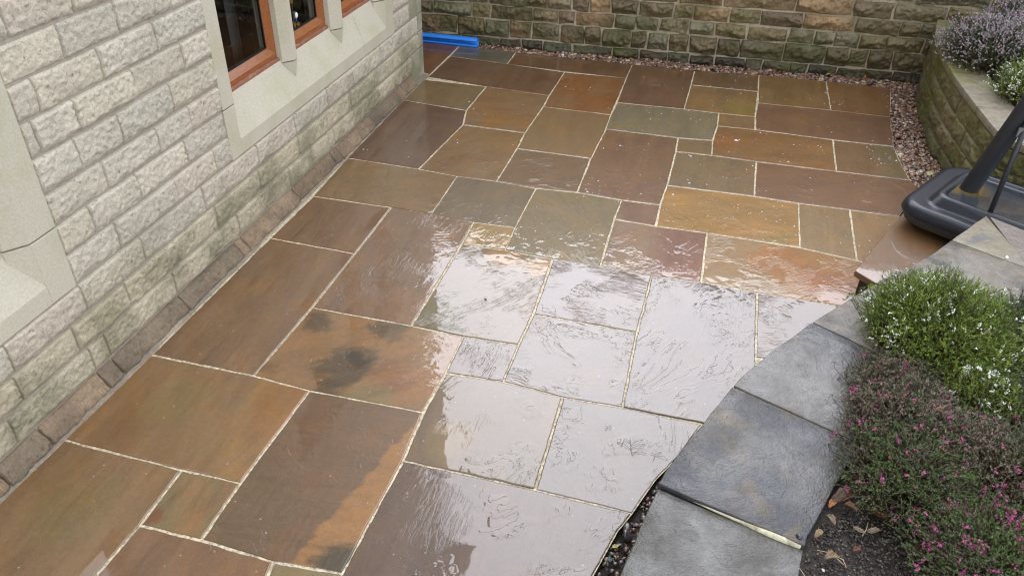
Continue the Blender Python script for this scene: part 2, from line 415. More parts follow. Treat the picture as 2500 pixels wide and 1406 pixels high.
# corners (measured, TL TR BR BL or more), colours A B C, options
SL = [
 ([(1045, 188), (930, 178), (985, 98), (1033, 103), (1123, 111)], (128, 90, 64), (138, 96, 64), BR, {}, 'rust brown slab at the house corner'),
 ([(1123, 111), (1260, 128), (1238, 157), (1099, 138)], (112, 116, 112), (126, 128, 120), GR, dict(ripple=.2), 'blue grey slab against the gravel strip'),
 ([(1099, 138), (1238, 157), (1378, 178), (1341, 234), (1187, 212), (1045, 188)], (112, 83, 66), (122, 92, 70), BR, {}, None),
 ([(1260, 128), (1544, 157.6), (1529, 191.7), (1378, 175), (1238, 157)], (116, 86, 68), (124, 94, 72), BR, {}, None),
 ([(1378, 178), (1529, 191.7), (1491, 281), (1326, 261), (1341, 234)], (142, 106, 70), (144, 98, 56), (128, 82, 46), dict(stain=.7, streak=.2, blot=.9), 'rust streaked tan slab'),
 ([(1544, 157.6), (1696, 173), (1687, 208), (1670, 267), (1506, 251), (1529, 191.7)], (114, 84, 70), (122, 92, 74), BR, dict(drops=.4), None),
 ([(1696, 173), (1853, 183), (1851, 224), (1687, 208)], (120, 96, 74), (108, 84, 66), BR, dict(drops=.5), None),
 ([(1687, 208), (1851, 224), (1844, 285.6), (1755.5, 277), (1670, 267)], (143, 116, 84), (158, 128, 76), BR, dict(drops=.6), None),
 ([(1853, 183), (2016.7, 198.5), (2028.6, 270), (1851, 252.5), (1851, 224)], (140, 112, 76), (152, 120, 74), BR, dict(drops=.5), None),
 ([(2016.7, 198.5), (2177, 215.6), (2174, 287), (2028.6, 270)], (142, 104, 72), (134, 106, 76), BR, dict(drops=.6), None),
 ([(1851, 252.5), (2028.6, 270), (2174, 287), (2182, 358), (2034, 342), (1844, 317), (1844, 285.6)], (126, 94, 76), (118, 90, 74), BR, dict(drops=.6), None),
 ([(1506, 251), (1670, 267), (1755.5, 277), (1752, 308), (1740, 343.6), (1655, 337.5), (1479, 316), (1491, 281)], (132, 131, 115), (142, 138, 118), GR, dict(drops=.8), 'grey green slab speckled with water drops'),
 ([(1755.5, 277), (1844, 285.6), (1844, 317), (1752, 308)], (142, 115, 82), (150, 120, 84), BR, dict(drops=.4), None),
 ([(1752, 308), (1844, 317), (2034, 342), (2042, 419), (1846, 395), (1738.5, 380), (1740, 343.6)], (140, 102, 60), (134, 106, 72), (146, 110, 64), dict(streak=1.4, drops=.7, stain=.4), 'long bright orange slab'),
 ([(2034, 342), (2182, 358), (2198, 395), (2223, 441), (2042, 419)], (134, 104, 78), (126, 114, 88), BR, dict(drops=1., mdir=(1, .15), moff=.02, mnoise=.1, msoft=.06), None),
 ([(1655, 337.5), (1740, 343.6), (1738.5, 380), (1650, 371)], (130, 112, 84), (120, 104, 82), BR, dict(drops=.4), None),
 ([(1479, 316), (1655, 337.5), (1650, 371), (1629, 453), (1612, 500.6), (1518, 488.7), (1409, 470), (1443, 387)], (124, 94, 74), (132, 100, 76), BR, dict(drops=.4), None),
 ([(1650, 371), (1738.5, 380), (1846, 395), (1841, 479.5), (1629, 453)], (129, 112, 86), (122, 104, 82), BR, dict(drops=.5), None),
 ([(1846, 395), (2042, 419), (2223, 441), (2245, 463), (2194, 528), (2074.7, 512.6), (1950, 497), (1841, 479.5)], (128, 95, 75), (136, 104, 76), BR, dict(terrace=1.3, streak=1.3), None),
 ([(1036, 195), (1187, 212), (1138.6, 270.7), (985, 245)], (136, 119, 90), (128, 112, 84), BR, dict(ripple=.15), None),
 ([(1187, 212), (1341, 234), (1326, 261), (1281, 325), (1130, 305), (1138.6, 270.7)], (142, 117, 86), (158, 106, 62), (150, 96, 52), dict(streak=1.3), 'tan slab with an orange stain along its lower edge'),
 ([(985, 245), (1138.6, 270.7), (1130, 305), (1022, 413), (847, 386)], (103, 80, 73), (112, 88, 74), BR, dict(terrace=.6, ripple=.15), 'dull purple slab beside the house wall'),
 ([(1130, 305), (1281, 325), (1262, 363), (1212, 443), (1116, 431), (1022, 413)], (140, 114, 78), (152, 110, 64), (96, 74, 48), dict(stain=.55, streak=.5), None),
 ([(1326, 261), (1491, 281), (1479, 316), (1443, 387), (1262, 363), (1281, 325)], (140, 117, 84), (134, 112, 80), BR, dict(ripple=.15, terrace=.4), None),
 ([(1262, 363), (1443, 387), (1409, 470), (1308, 460), (1212, 443)], (124, 101, 78), (116, 92, 74), BR, dict(terrace=1.6, streak=.9), None),
 ([(847, 386), (1022, 413), (1116, 431), (1052, 524), (956, 507), (764, 479)], (134, 110, 76), (124, 104, 74), (120, 96, 66), dict(streak=1.2, stain=.4), None),
 ([(1116, 431), (1212, 443), (1308, 460), (1257, 556), (1157, 543), (1052, 524)], (117, 106, 86), (106, 94, 76), BR, dict(terrace=.8), None),
 ([(1308, 460), (1409, 470), (1518, 488.7), (1499.5, 535), (1465.6, 650), (1349, 633), (1233.6, 611), (1257, 556)], (130, 121, 94), (122, 112, 86), OL, dict(terrace=.9, ripple=.22, streak=-.6), 'olive slab with curved riven ridges'),
 ([(1518, 488.7), (1612, 500.6), (1600, 552), (1499.5, 535)], (128, 96, 80), (138, 108, 84), BR, dict(terrace=1.6, ripple=.6), None),
 ([(1499.5, 535), (1600, 552), (1726.5, 569), (1712, 688), (1591, 674), (1465.6, 650)], (130, 108, 90), (120, 80, 64), BR, dict(mdir=(1, 0), moff=.0, mnoise=.1, msoft=.08, terrace=1.6, ripple=.7), None),
 ([(1629, 453), (1841, 479.5), (1950, 497), (1953.5, 603), (1726.5, 569), (1603, 552), (1612, 500.6)], (166, 130, 68), (150, 126, 84), (176, 132, 56), dict(streak=1.3, stain=.5, drops=.7), 'long golden yellow slab'),
 ([(1950, 497), (2074.7, 512.6), (2092, 636), (1953.5, 605)], (136, 117, 83), (128, 112, 84), BR, dict(drops=.4), None),
 ([(2074.7, 512.6), (2194, 528), (2300, 545), (2300, 690), (2092, 636)], (146, 119, 80), (138, 114, 80), BR, dict(drops=.3), None),
 ([(1726.5, 569), (1953.5, 605), (2092, 636), (2160, 655), (2130, 765), (2049, 746), (1849, 715), (1712, 688)], (146, 120, 82), (146, 104, 36), (146, 94, 32), dict(mdir=(1, .25), moff=-.16, mnoise=.22, msoft=.05, ripple=1.3, streak=.9, terrace=1.2), 'tan slab turning bright orange beside the raised step'),
 ([(764, 479), (956, 507), (867, 620), (660, 581)], (122, 92, 68), (112, 88, 68), BR, dict(terrace=.8), None),
 ([(956, 507), (1052, 524), (1157, 543), (1127, 596), (1005, 795), (763, 750), (867, 620)], (114, 91, 73), (126, 96, 70), BR, dict(terrace=.9, ripple=.4), None),
 ([(1157, 543), (1257, 556), (1233.6, 611), (1127, 596)], (158, 132, 74), (140, 122, 78), BR, dict(terrace=1.5, ripple=.9), 'small square golden slab'),
 ([(660, 581), (867, 620), (763, 750), (620, 917), (370, 866)], (113, 89, 69), (122, 96, 72), BR, dict(terrace=.5, ripple=.12), None),
 ([(1127, 596), (1233.6, 611), (1349, 633), (1302, 766), (1266, 842), (1132, 822), (1005, 795)], (146, 118, 68), (134, 116, 86), (142, 124, 94), dict(ripple=1.1, terrace=.8, streak=.6), 'golden slab under the brightest sky reflection'),
 ([(1349, 633), (1465.6, 650), (1591.6, 674), (1555.6, 812), (1302, 766)], (124, 94, 78), (134, 106, 88), BR, dict(ripple=1.1, terrace=1.4, streak=1.5), None),
 ([(1591.6, 674), (1712, 688), (1849, 715), (1845, 893), (1838, 1060), (1716, 1035), (1520, 995), (1555.6, 812)], (120, 98, 86), (112, 92, 84), BR, dict(ripple=.55, terrace=1.2), None),
 ([(1849, 715), (2049, 746), (2130, 765), (2010, 905), (1845, 872)], (126, 98, 84), (134, 108, 90), BR, dict(ripple=.8, streak=1.3), None),
 ([(1845, 876), (2008, 909), (1905, 1075), (1838, 1060)], (124, 108, 90), (120, 100, 84), BR, dict(ripple=.5), None),
 ([(1302, 766), (1555.6, 812), (1520, 995), (1374, 970), (1228, 932), (1266, 842)], (134, 112, 96), (126, 98, 82), BR, dict(ripple=.5, terrace=1.9, streak=1.4), None),
 ([(1132, 822), (1266, 842), (1228, 932), (1088, 911)], (130, 104, 84), (120, 84, 70), BR, dict(ripple=.6, terrace=1.5), None),
 ([(763, 750), (1005, 795), (1132, 822), (1088, 911), (1034, 1006), (756, 954), (620, 917)], (136, 105, 68), (138, 98, 60), BLK, dict(streak=.9, ripple=.5, blot=.8), 'rust slab with black mineral stains'),
 ([(370, 866), (620, 917), (756, 954), (587, 1179), (444, 1147), (158, 1074)], (130, 101, 71), (146, 104, 62), OL, dict(terrace=.4, ripple=.12, mdir=(1, .2), moff=.25, mnoise=.9, msoft=.16, stain=.45), 'brown slab warming to orange along one edge'),
 ([(756, 954), (1034, 1006), (984, 1124), (836, 1400), (667, 1371), (491, 1317), (587, 1179)], (103, 81, 64), (150, 110, 66), BLK, dict(mdir=(1, -.22), moff=.17, mnoise=.12, msoft=.012, ripple=.35, terrace=.4, streak=1.4, stain=.25), 'dark brown slab with an ochre band'),
 ([(1088, 911), (1228, 932), (1374, 970), (1306, 1195), (984, 1124), (1034, 1006)], (138, 116, 78), (144, 108, 66), BR, dict(ripple=.35, terrace=1.), None),
 ([(1374, 970), (1520, 995), (1716, 1035), (1659, 1112), (1600, 1172), (1544, 1253), (1306, 1195)], (122, 104, 90), (116, 96, 86), BR, dict(ripple=.25, terrace=1.3, streak=-.7), None),
 ([(984, 1124), (1306, 1195), (1544, 1253), (1509, 1296), (1448, 1406), (1395, 1530), (1345, 1660), (690, 1690), (836, 1400)], (114, 86, 68), (106, 82, 68), BR, dict(ripple=.3, terrace=1.2), None),
 ([(158, 1074), (444, 1147), (342, 1281), (232, 1406), (60, 1640), (-330, 1620), (0, 1226)], (121, 97, 72), (126, 104, 74), BR, dict(terrace=.5, ripple=.1), None),
 ([(444, 1147), (587, 1179), (491, 1317), (342, 1281)], (120, 109, 80), (150, 92, 56), BR, dict(terrace=.5, ripple=.1), 'small olive slab with a rust corner'),
 ([(342, 1281), (491, 1317), (667, 1371), (590, 1560), (510, 1700), (60, 1640), (232, 1406)], (116, 88, 68), (124, 94, 72), BR, dict(terrace=.7, ripple=.12), None),
 ([(667, 1371), (836, 1400), (690, 1690), (510, 1700), (590, 1560)], (122, 114, 84), (128, 116, 86), BR, dict(), None),
]
OCH, RUST, DK = (160, 106, 50), (142, 86, 50), (72, 60, 48)
SPOTS = {4: [(1400, 215, .22, (150, 88, 46), .8), (1445, 255, .20, (156, 92, 44), .8)], 7: [(1815, 268, .20, (152, 122, 66), .8)], 20: [(1205, 298, .16, OCH, .8), (1275, 302, .10, OCH, .9)], 22: [(1110, 330, .10, (150, 104, 58), .7), (1230, 350, .2, (148, 108, 68), .6)],
         30: [(1690, 560, .26, (166, 116, 42), .8), (1900, 590, .12, (140, 112, 52), .8)], 38: [(1240, 628, .13, (166, 112, 36), .9), (1325, 650, .10, (170, 116, 36), .9), (1060, 770, .16, (110, 100, 74), .6)],
         45: [(780, 785, .085, DK, .75), (835, 900, .135, DK, .75), (885, 870, .07, (58, 50, 44), .6), (800, 960, .08, DK, .6), (955, 800, .11, (88, 72, 54), .7), (955, 925, .12, RUST, .75), (650, 900, .07, (112, 72, 46), .6), (900, 975, .12, (138, 116, 82), .6)],
         46: [(690, 965, .16, (152, 100, 50), .7), (715, 1090, .13, (150, 98, 50), .7), (270, 1050, .13, (136, 92, 62), .7), (430, 980, .16, (132, 112, 76), .5)],
         47: [(835, 1372, .11, DK, .95), (610, 1240, .2, (112, 88, 68), .5)], 52: [(378, 1262, .042, (138, 80, 48), .95)], 51: [(180, 1250, .2, (130, 108, 72), .5)], 40: [(1660, 1060, .2, (124, 104, 92), .4)],
         0: [(1060, 150, .2, (136, 84, 52), .6)], 13: [(1760, 345, .16, (158, 96, 44), .7), (1990, 410, .14, (156, 98, 48), .7)], 33: [(1900, 640, .20, (170, 104, 34), .8), (2030, 700, .2, (162, 92, 40), .8)], 48: [(1090, 1080, .12, (140, 106, 58), .7)]}
TILT = {48: (0, -.009)}


def slab(i, px, A, B, C, opt, label):
    P = np.array([g(*p)[:2] for p in px])
    c = P.mean(0)
    r = np.random.default_rng(100 + i)
    area = 0.5 * np.sum(P[:, 0] * np.roll(P[:, 1], -1) - np.roll(P[:, 0], -1) * P[:, 1])
    if area < 0: P = P[::-1]
    n = len(P)
    gaps = r.uniform(.0030, .0068, n)
    # inset every side by the half joint
    Q = []
    for k in range(n):
        a, b_, c_ = P[k - 1], P[k], P[(k + 1) % n]
        d1 = (b_ - a) / np.linalg.norm(b_ - a); d2 = (c_ - b_) / np.linalg.norm(c_ - b_)
        n1 = np.array([-d1[1], d1[0]]); n2 = np.array([-d2[1], d2[0]])
        den = d1[0] * d2[1] - d1[1] * d2[0]
        o1, o2 = n1 * gaps[k - 1], n2 * gaps[k]
        if abs(den) < .15:
            Q.append(b_ + (o1 + o2) / 2)
        else:
            t_ = ((o2 - o1)[0] * d2[1] - (o2 - o1)[1] * d2[0]) / den
            Q.append(b_ + o1 + d1 * t_)
    Q = np.array(Q)
    out = []
    for k in range(n):
        a, b_ = Q[k], Q[(k + 1) % n]
        L = np.linalg.norm(b_ - a); m = max(1, int(L / 0.022))
        d = (b_ - a) / L; nn = np.array([-d[1], d[0]])
        for j in range(m):
            q = a + (b_ - a) * j / m
            if j > 0 or True:
                w_ = vnoise(q[0] * 16, q[1] * 16, i * 1.7) * .6 + vnoise(q[0] * 45, q[1] * 45, i * 3.1) * .4
                q = q + nn * ((float(w_) - 0.5) * 0.0085)
            out.append(q)
    O = np.array(out); N = len(O)
    t = np.roll(O, -1, 0) - np.roll(O, 1, 0); t /= np.linalg.norm(t, axis=1)[:, None]
    inn = np.stack([-t[:, 1], t[:, 0]], 1)
    rings = [(O, -0.03), (O, -0.0035), (O + inn * 0.0018, -0.0010), (O + inn * 0.0050, 0.0)]
    V = np.concatenate([np.c_[q - c, np.full(N, z)] for q, z in rings])
    F = [[a * N + k, a * N + (k + 1) % N, (a + 1) * N + (k + 1) % N, (a + 1) * N + k] for a in range(3) for k in range(N)]
    me = bpy.data.meshes.new('paving_slab')
    me.from_pydata(V.tolist(), [], [tuple(f) for f in F] + [tuple(range(3 * N, 4 * N))])
    me.update()
    sp_ = [(*(g(q[0], q[1])[:2] - c), q[2], (q[3][0] * .89, q[3][1] * .97, q[3][2] * .93), q[4]) for q in SPOTS.get(i, ())]
    o = obj('paving_slab', me, slab_mat('wet_sandstone', A, B, C, seed=float(i), spots=sp_, **opt), paving, (c[0], c[1], r.uniform(0, 0.0025)))
    ang = (r.normal(0, 0.0014), r.normal(0, 0.0014), 0) if i not in TILT else (*TILT[i], 0)
    o.rotation_euler = ang
    o.location.z = .0004 + float(np.max(-(ang[0] * (P[:, 1] - c[1]) - ang[1] * (P[:, 0] - c[0]))))
    if label: o['label'] = label
    return P
def toward(c, d, t): return tuple(a + (b - a) * t for a, b in zip(c, d))
for i, (px, A, B, C, opt, label) in enumerate(SL):
    A = toward(A, (128, 101, 76), .22)
    B = toward(B, (128, 101, 76), .15) if 'mdir' in opt else toward(B, (152, 108, 62), .30)
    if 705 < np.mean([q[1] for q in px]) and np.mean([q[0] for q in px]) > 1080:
        A, B = toward(A, (34, 36, 46), .32), toward(B, (34, 36, 46), .32)  # slabs mirroring the sky: grey-blue cast of its reflection put into their colour
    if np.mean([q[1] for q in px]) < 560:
        A, B = toward(A, (0, 0, 0), .07), toward(B, (0, 0, 0), .07)  # far slabs darkened in colour to offset the stronger sky light there
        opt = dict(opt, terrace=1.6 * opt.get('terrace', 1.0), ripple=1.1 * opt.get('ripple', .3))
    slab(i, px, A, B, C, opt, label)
# mortar bed showing in the joints; trimmed to the outline of the slabs
outline = [(-2.70, 0.3), (-0.45, 0.3)] + [tuple(g(*p)[:2]) for p in [(1395, 1530), (1448, 1406), (1509, 1296), (1544, 1253), (1600, 1172), (1659, 1112), (1716, 1040), (1838, 1062), (1905, 1075), (2008, 909), (2130, 765), (2160, 655), (2300, 690), (2300, 545), (2194, 528), (2243, 463), (2223, 441), (2198, 395), (2182, 358), (2173, 287), (2176, 216), (2016, 199), (1853, 184), (1696, 174), (1544, 158.5), (1260, 129), (1123, 112), (1033, 104)]] + [(-3.4, 7.66), (-3.4, 6.8), (-2.70, 6.8)]
MB().add([(x, y, -0.0022) for x, y in outline], [tuple(range(len(outline)))]).build('pointing', M_joint, paving)
# fillet of mortar along the foot of the house
ft = MB()
ys = np.arange(0.4, 6.82, 0.05)
Vs, Fs = [], []
for y in ys:
    e = -2.583 + 0.014 * (float(vnoise(np.array([y * 7.0]), np.array([2.2]))[0]) - .5) - .012 * (y > 5.5)
    Vs += [(-2.66, y, 0.014), (e - 0.02, y, 0.005), (e, y, -0.002)]
for k in range(len(ys) - 1):
    for j in range(2):
        Fs.append((k * 3 + j, k * 3 + j + 1, k * 3 + j + 4, k * 3 + j + 3))
MB().add(Vs, Fs).build('mortar_fillet', plain('grey_fillet', (0.20, 0.165, 0.12), 0.6, 50, 0.3, 0.003, (0.33, 0.28, 0.2), 4.0), paving, True)


# ------------------------------------------------------------------ stone walls
def stones(blocks, mapf, A, seed, facets=5, rough=0.006, wt=0.030, wb=0.016, ws=0.014, back=-0.004, fs=1.0, lean=.10, peak=(.3, .3), top=.75, under=.35, floor_=.35, ff=13, warp=0.0, var=(.75, 1.2)):
    """blocks: (s0,s1,z0,z1,colour,res) pitch-faced stones; mapf(s,z,h)->xyz"""
    VV, FF, CC, base = [], [], [], 0
    r = np.random.default_rng(seed)
    for (s0, s1, z0, z1, col, res) in blocks:
        def axis(a, b):
            n = max(2, int(math.ceil((b - a) / res)))
            t = np.linspace(a, b, n + 1)
            e = min(0.005, (b - a) * .1)
            return np.unique(np.concatenate([t, [a + e, b - e]]))
        u, v = axis(s0, s1), axis(z0, z1)
        U, W = np.meshgrid(u, v)
        off = r.uniform(0, 50)
        nz = vnoise(U * 22, W * 22, off)
        nz2 = vnoise(U * 60, W * 60, off + 9)
        wu, wv_ = (vnoise(U * 11, W * 11, off + 31) - .5) * warp, (vnoise(U * 8, W * 8, off + 41) - .5) * warp
        p = np.minimum.reduce([(U - s0) / (ws * (.6 + .9 * nz)), (s1 - U) / (ws * (.6 + .9 * nz)),
                               (W - z0) / (wb * (.35 + 1.6 * nz)), (z1 - W) / (wt * (.5 + .9 * nz))])
        p = np.clip(p, 0, 1); p = 1 - (1 - p) ** 1.7
        uc, vc = (s0 + s1) / 2, (z0 + z1) / 2
        T = (W - z0) / (z1 - z0)
        tp = np.clip(peak[0] + peak[1] * (fbm(U * 9, U * 0 + off * 3, off, 4) - .47) * 2.6 + (nz2 - .5) * .12, .06, .9)
        pz = np.where(T > tp, 1 - top * ((T - tp) / (1 - tp)) ** 1.25, under + (1 - under) * (T / tp) ** 1.6)
        fac = np.full(U.shape, 9.0)
        for k in range(facets):
            du, dv = r.normal(0, .22 * fs), r.normal(lean, .35 * fs)
            fac = np.minimum(fac, r.uniform(.35, .9) * 1.0 + du * (U - uc) / .1 + dv * (W - vc) / .1)
        fac = np.clip(fac, 0.05, 1.3) * pz
        amp = A * r.uniform(*var)
        pit_ = np.maximum(0, vnoise(U * 75, W * 75, off + 21) - .66) * rough * 2.2
        h = amp * (floor_ + (1.1 - floor_) * fac) - pit_ + rough * (nz2 - .5) + rough * 1.4 * (fbm(U * ff, W * ff, off + 3, 4) - .45)
        H = np.where(p <= 0, back, p * np.maximum(h, 0.004))
        VV.append(mapf((U + wu).ravel(), np.maximum(W + wv_, -.05).ravel(), H.ravel()))
        nu, nv = len(u), len(v)
        idx = np.arange(nu * nv).reshape(nv, nu) + base
        FF.append(np.stack([idx[:-1, :-1].ravel(), idx[:-1, 1:].ravel(), idx[1:, 1:].ravel(), idx[1:, :-1].ravel()], 1))
        CC.append(np.tile(np.array(col, float), (nu * nv, 1)))
        base += nu * nv
    return np.concatenate(VV), np.concatenate(FF), np.concatenate(CC)


rs = random.Random(5)
XW = -2.672
def hmap(s, z, h): return np.stack([XW + h, s, z], 1)
ZC = [0.10, 0.255, 0.41, 0.57, 0.725, 0.88, 1.03, 1.195, 1.35, 1.505, 1.66]
while ZC[-1] < 7.2: ZC.append(ZC[-1] + 0.155)
PERP = {1: [2.62, 3.03, 3.42, 3.90, 4.42, 4.83, 5.25, 5.69, 6.10], 2: [2.36, 2.80, 3.35, 3.92, 4.40, 4.89, 5.31, 5.85, 6.33], 3: [2.30, 2.67, 3.14, 3.51], 4: [2.55, 2.89, 3.29], 5: [2.71, 3.10, 3.38],
        6: [2.59, 2.87, 3.27], 7: [2.65, 3.04, 3.43], 8: [2.48, 2.87, 3.26], 9: [2.69, 3.04, 3.43], 10: [2.45, 2.81, 3.24]}
PERP[0] = [2.29, 2.40, 2.95, 3.52, 3.60, 4.25, 4.83, 4.93, 5.55, 6.1]
WIN = [(3.672, 6.165, 0.57, 2.28, 0.88), (-0.17, 2.352, 0.57, 2.28, 0.88)]       # y0,y1,z0,z1
def hcol(z):
    b_ = .55 * np.array(lin((186, 177, 160))) + .45 * np.array(lin(rs.choice([(182, 180, 163), (177, 175, 160), (186, 182, 165), (174, 173, 158), (180, 177, 157), (180, 173, 156), (176, 177, 163)])))
    b_ = b_ * rs.uniform(1.06, 1.20) * np.array([1.0, .985, .955])
    if rs.random() < .0: b_ = b_ * np.array([1.08, .92, .80])
    if z < .41: b_ = b_ * np.array([.92, .90, .80])
    return b_
hb = []
for k in range(len(ZC) - 1):
    z0, z1 = ZC[k], ZC[k + 1]
    q0 = 6.50 if (z0 < .25 or (z0 > .56 and int((z0 - .57) / .31) % 2 == 0)) else 6.70
    cuts = [-1.2]
    known = PERP.get(k, [])
    lo = known[0] if known else 99
    while cuts[-1] < q0 - .3:
        nx = cuts[-1] + rs.uniform(.27, .5)
        if nx > lo - .2: break
        cuts.append(nx)
    if known:
        cuts += known
        while cuts[-1] < q0 - .3: cuts.append(cuts[-1] + rs.uniform(.27, .5))
    while cuts[-1] > q0 - .12: cuts.pop()
    cuts.append(q0)
    res = 0.0065 if z1 < 1.95 else 0.05
    for a, b_ in zip(cuts[:-1], cuts[1:]):
        segs = [(a, b_)]
        for (y0, y1, wz0, wz1, _) in WIN:
            if z0 >= wz0 - .01 and z1 <= wz1 + .01:
                ns = []
                for (p, q) in segs:
                    if q <= y0 or p >= y1: ns.append((p, q)); continue
                    if p < y0 - .05: ns.append((p, y0))
                    if q > y1 + .05: ns.append((y1, q))
                segs = ns
        for p, q in segs:
            rr = res if q > 1.2 else 0.05
            hb.append((p + .003, q - .003, z0 + .0045, z1 - .0045, hcol(z0), rr if q < 4.6 or rr > .02 else .010))
house = empty('house', (-2.67, 2.8, 0))
tag(house, 'stone house with coursed pale split-faced blocks and brown framed mullioned windows', 'house')
Vh, Fh, Ch = stones(hb, hmap, 0.032, 3, facets=3, ff=34, rough=0.0085, wt=.012, wb=.007, ws=.003, fs=.30, peak=(.17, .14), top=.42, under=.10, warp=.006)
me = mesh_np('wall', Vh, Fh); setcol(me, Ch)
HL = np.array([-2.67, 2.8, 0.0])
def hobj(name, me, mats, parent=house, shift=True):
    o = obj(name, me, mats, parent)
    if shift: o.matrix_parent_inverse = Matrix.Translation((2.67, -2.8, 0))
    return o
hobj('wall', me, M_house)
# weathered plinth course at the foot
pb = [(a + .003, b_ - .003, 0.0, 0.097, np.array(lin(rs.choice([(146, 124, 98), (138, 119, 95), (142, 120, 92), (130, 114, 92)]))) * np.array([.84, .86, .86]), .008)
      for a, b_ in zip([-1.2, -.8, -.4, 0, .4, .8, 1.2, 1.65, 1.9] + PERP[0], [-.8, -.4, 0, .4, .8, 1.2, 1.65, 1.9] + PERP[0] + [6.5])]
Vp, Fp, Cp = stones(pb, lambda s, z, h: np.stack([XW + h, s, z], 1), .050, 11, facets=0, rough=.012, wt=.004, wb=.004, ws=.003, ff=20, peak=(.10, .05), top=.93, under=.95, floor_=.02, warp=.006, var=(.92, 1.06))
me = mesh_np('plinth', Vp, Fp); setcol(me, Cp)
M_plinth = stone_mat('plinth_stone', moss=(0.085, 0.062, 0.038), moss_z=(0.03, 0.11), moss_amt=.6, pit=.006, dark=.5)
hobj('plinth', me, M_plinth)


def hb_build(mb, name, mat, parent=house, smooth=False, bevel=0.0):
    o = mb.build(name, mat, parent, smooth, bevel)
    o.matrix_parent_inverse = Matrix.Translation((2.67, -2.8, 0)) if parent is house else Matrix.Identity(4)
    return o
# mortar sheet in panels round the openings, ends and back of the house
mo = MB()
X0 = XW + .0035
def quad(y0, y1, z0, z1): mo.add([(X0, y0, z0), (X0, y1, z0), (X0, y1, z1), (X0, y0, z1)], [(0, 1, 2, 3)])
quad(-1.2, 6.8, -.05, .57); quad(-1.2, 6.8, 2.28, 7.2)
quad(-1.2, -.17, .57, 2.28); quad(2.352, 3.672, .57, 2.28); quad(6.165, 6.8, .57, 2.28)
for (y, ) in ((-1.2,), (6.8,)):
    mo.add([(X0, y, -.05), (-9, y, -.05), (-9, y, 7.2), (X0, y, 7.2)], [(0, 1, 2, 3)])
mo.add([(-9, -1.2, -.05), (-9, 6.8, -.05), (-9, 6.8, 7.2), (-9, -1.2, 7.2)], [(0, 1, 2, 3)])
hb_build(mo, 'mortar', M_mort_h)
# roof
M_slate = plain('roof_slate', (0.07, 0.07, 0.075), .6, 12, .3, .01)
rf = MB().prism([(-2.35, 7.16), (-9.3, 7.16), (-5.83, 9.6)], 'y', -1.5, 7.05)
hb_build(rf, 'roof', M_slate)
# quoins
zq = [(-.02, .268, 6.50, 0), (.272, .418, 6.70, 0), (.422, .573, 6.70, 0)]
z = .577
k = 0
while z < 7.0:
    zq.append((z, z + .306, 6.50 if k % 2 == 0 else 6.70, 1)); z += .31; k += 1
for (a, b_, y0, s) in zq:
    hb_build(MB().box((XW - .25, y0 + .003, a), (XW + .014, 6.812, b_ - .004)), 'quoin', M_quoin, bevel=.004)


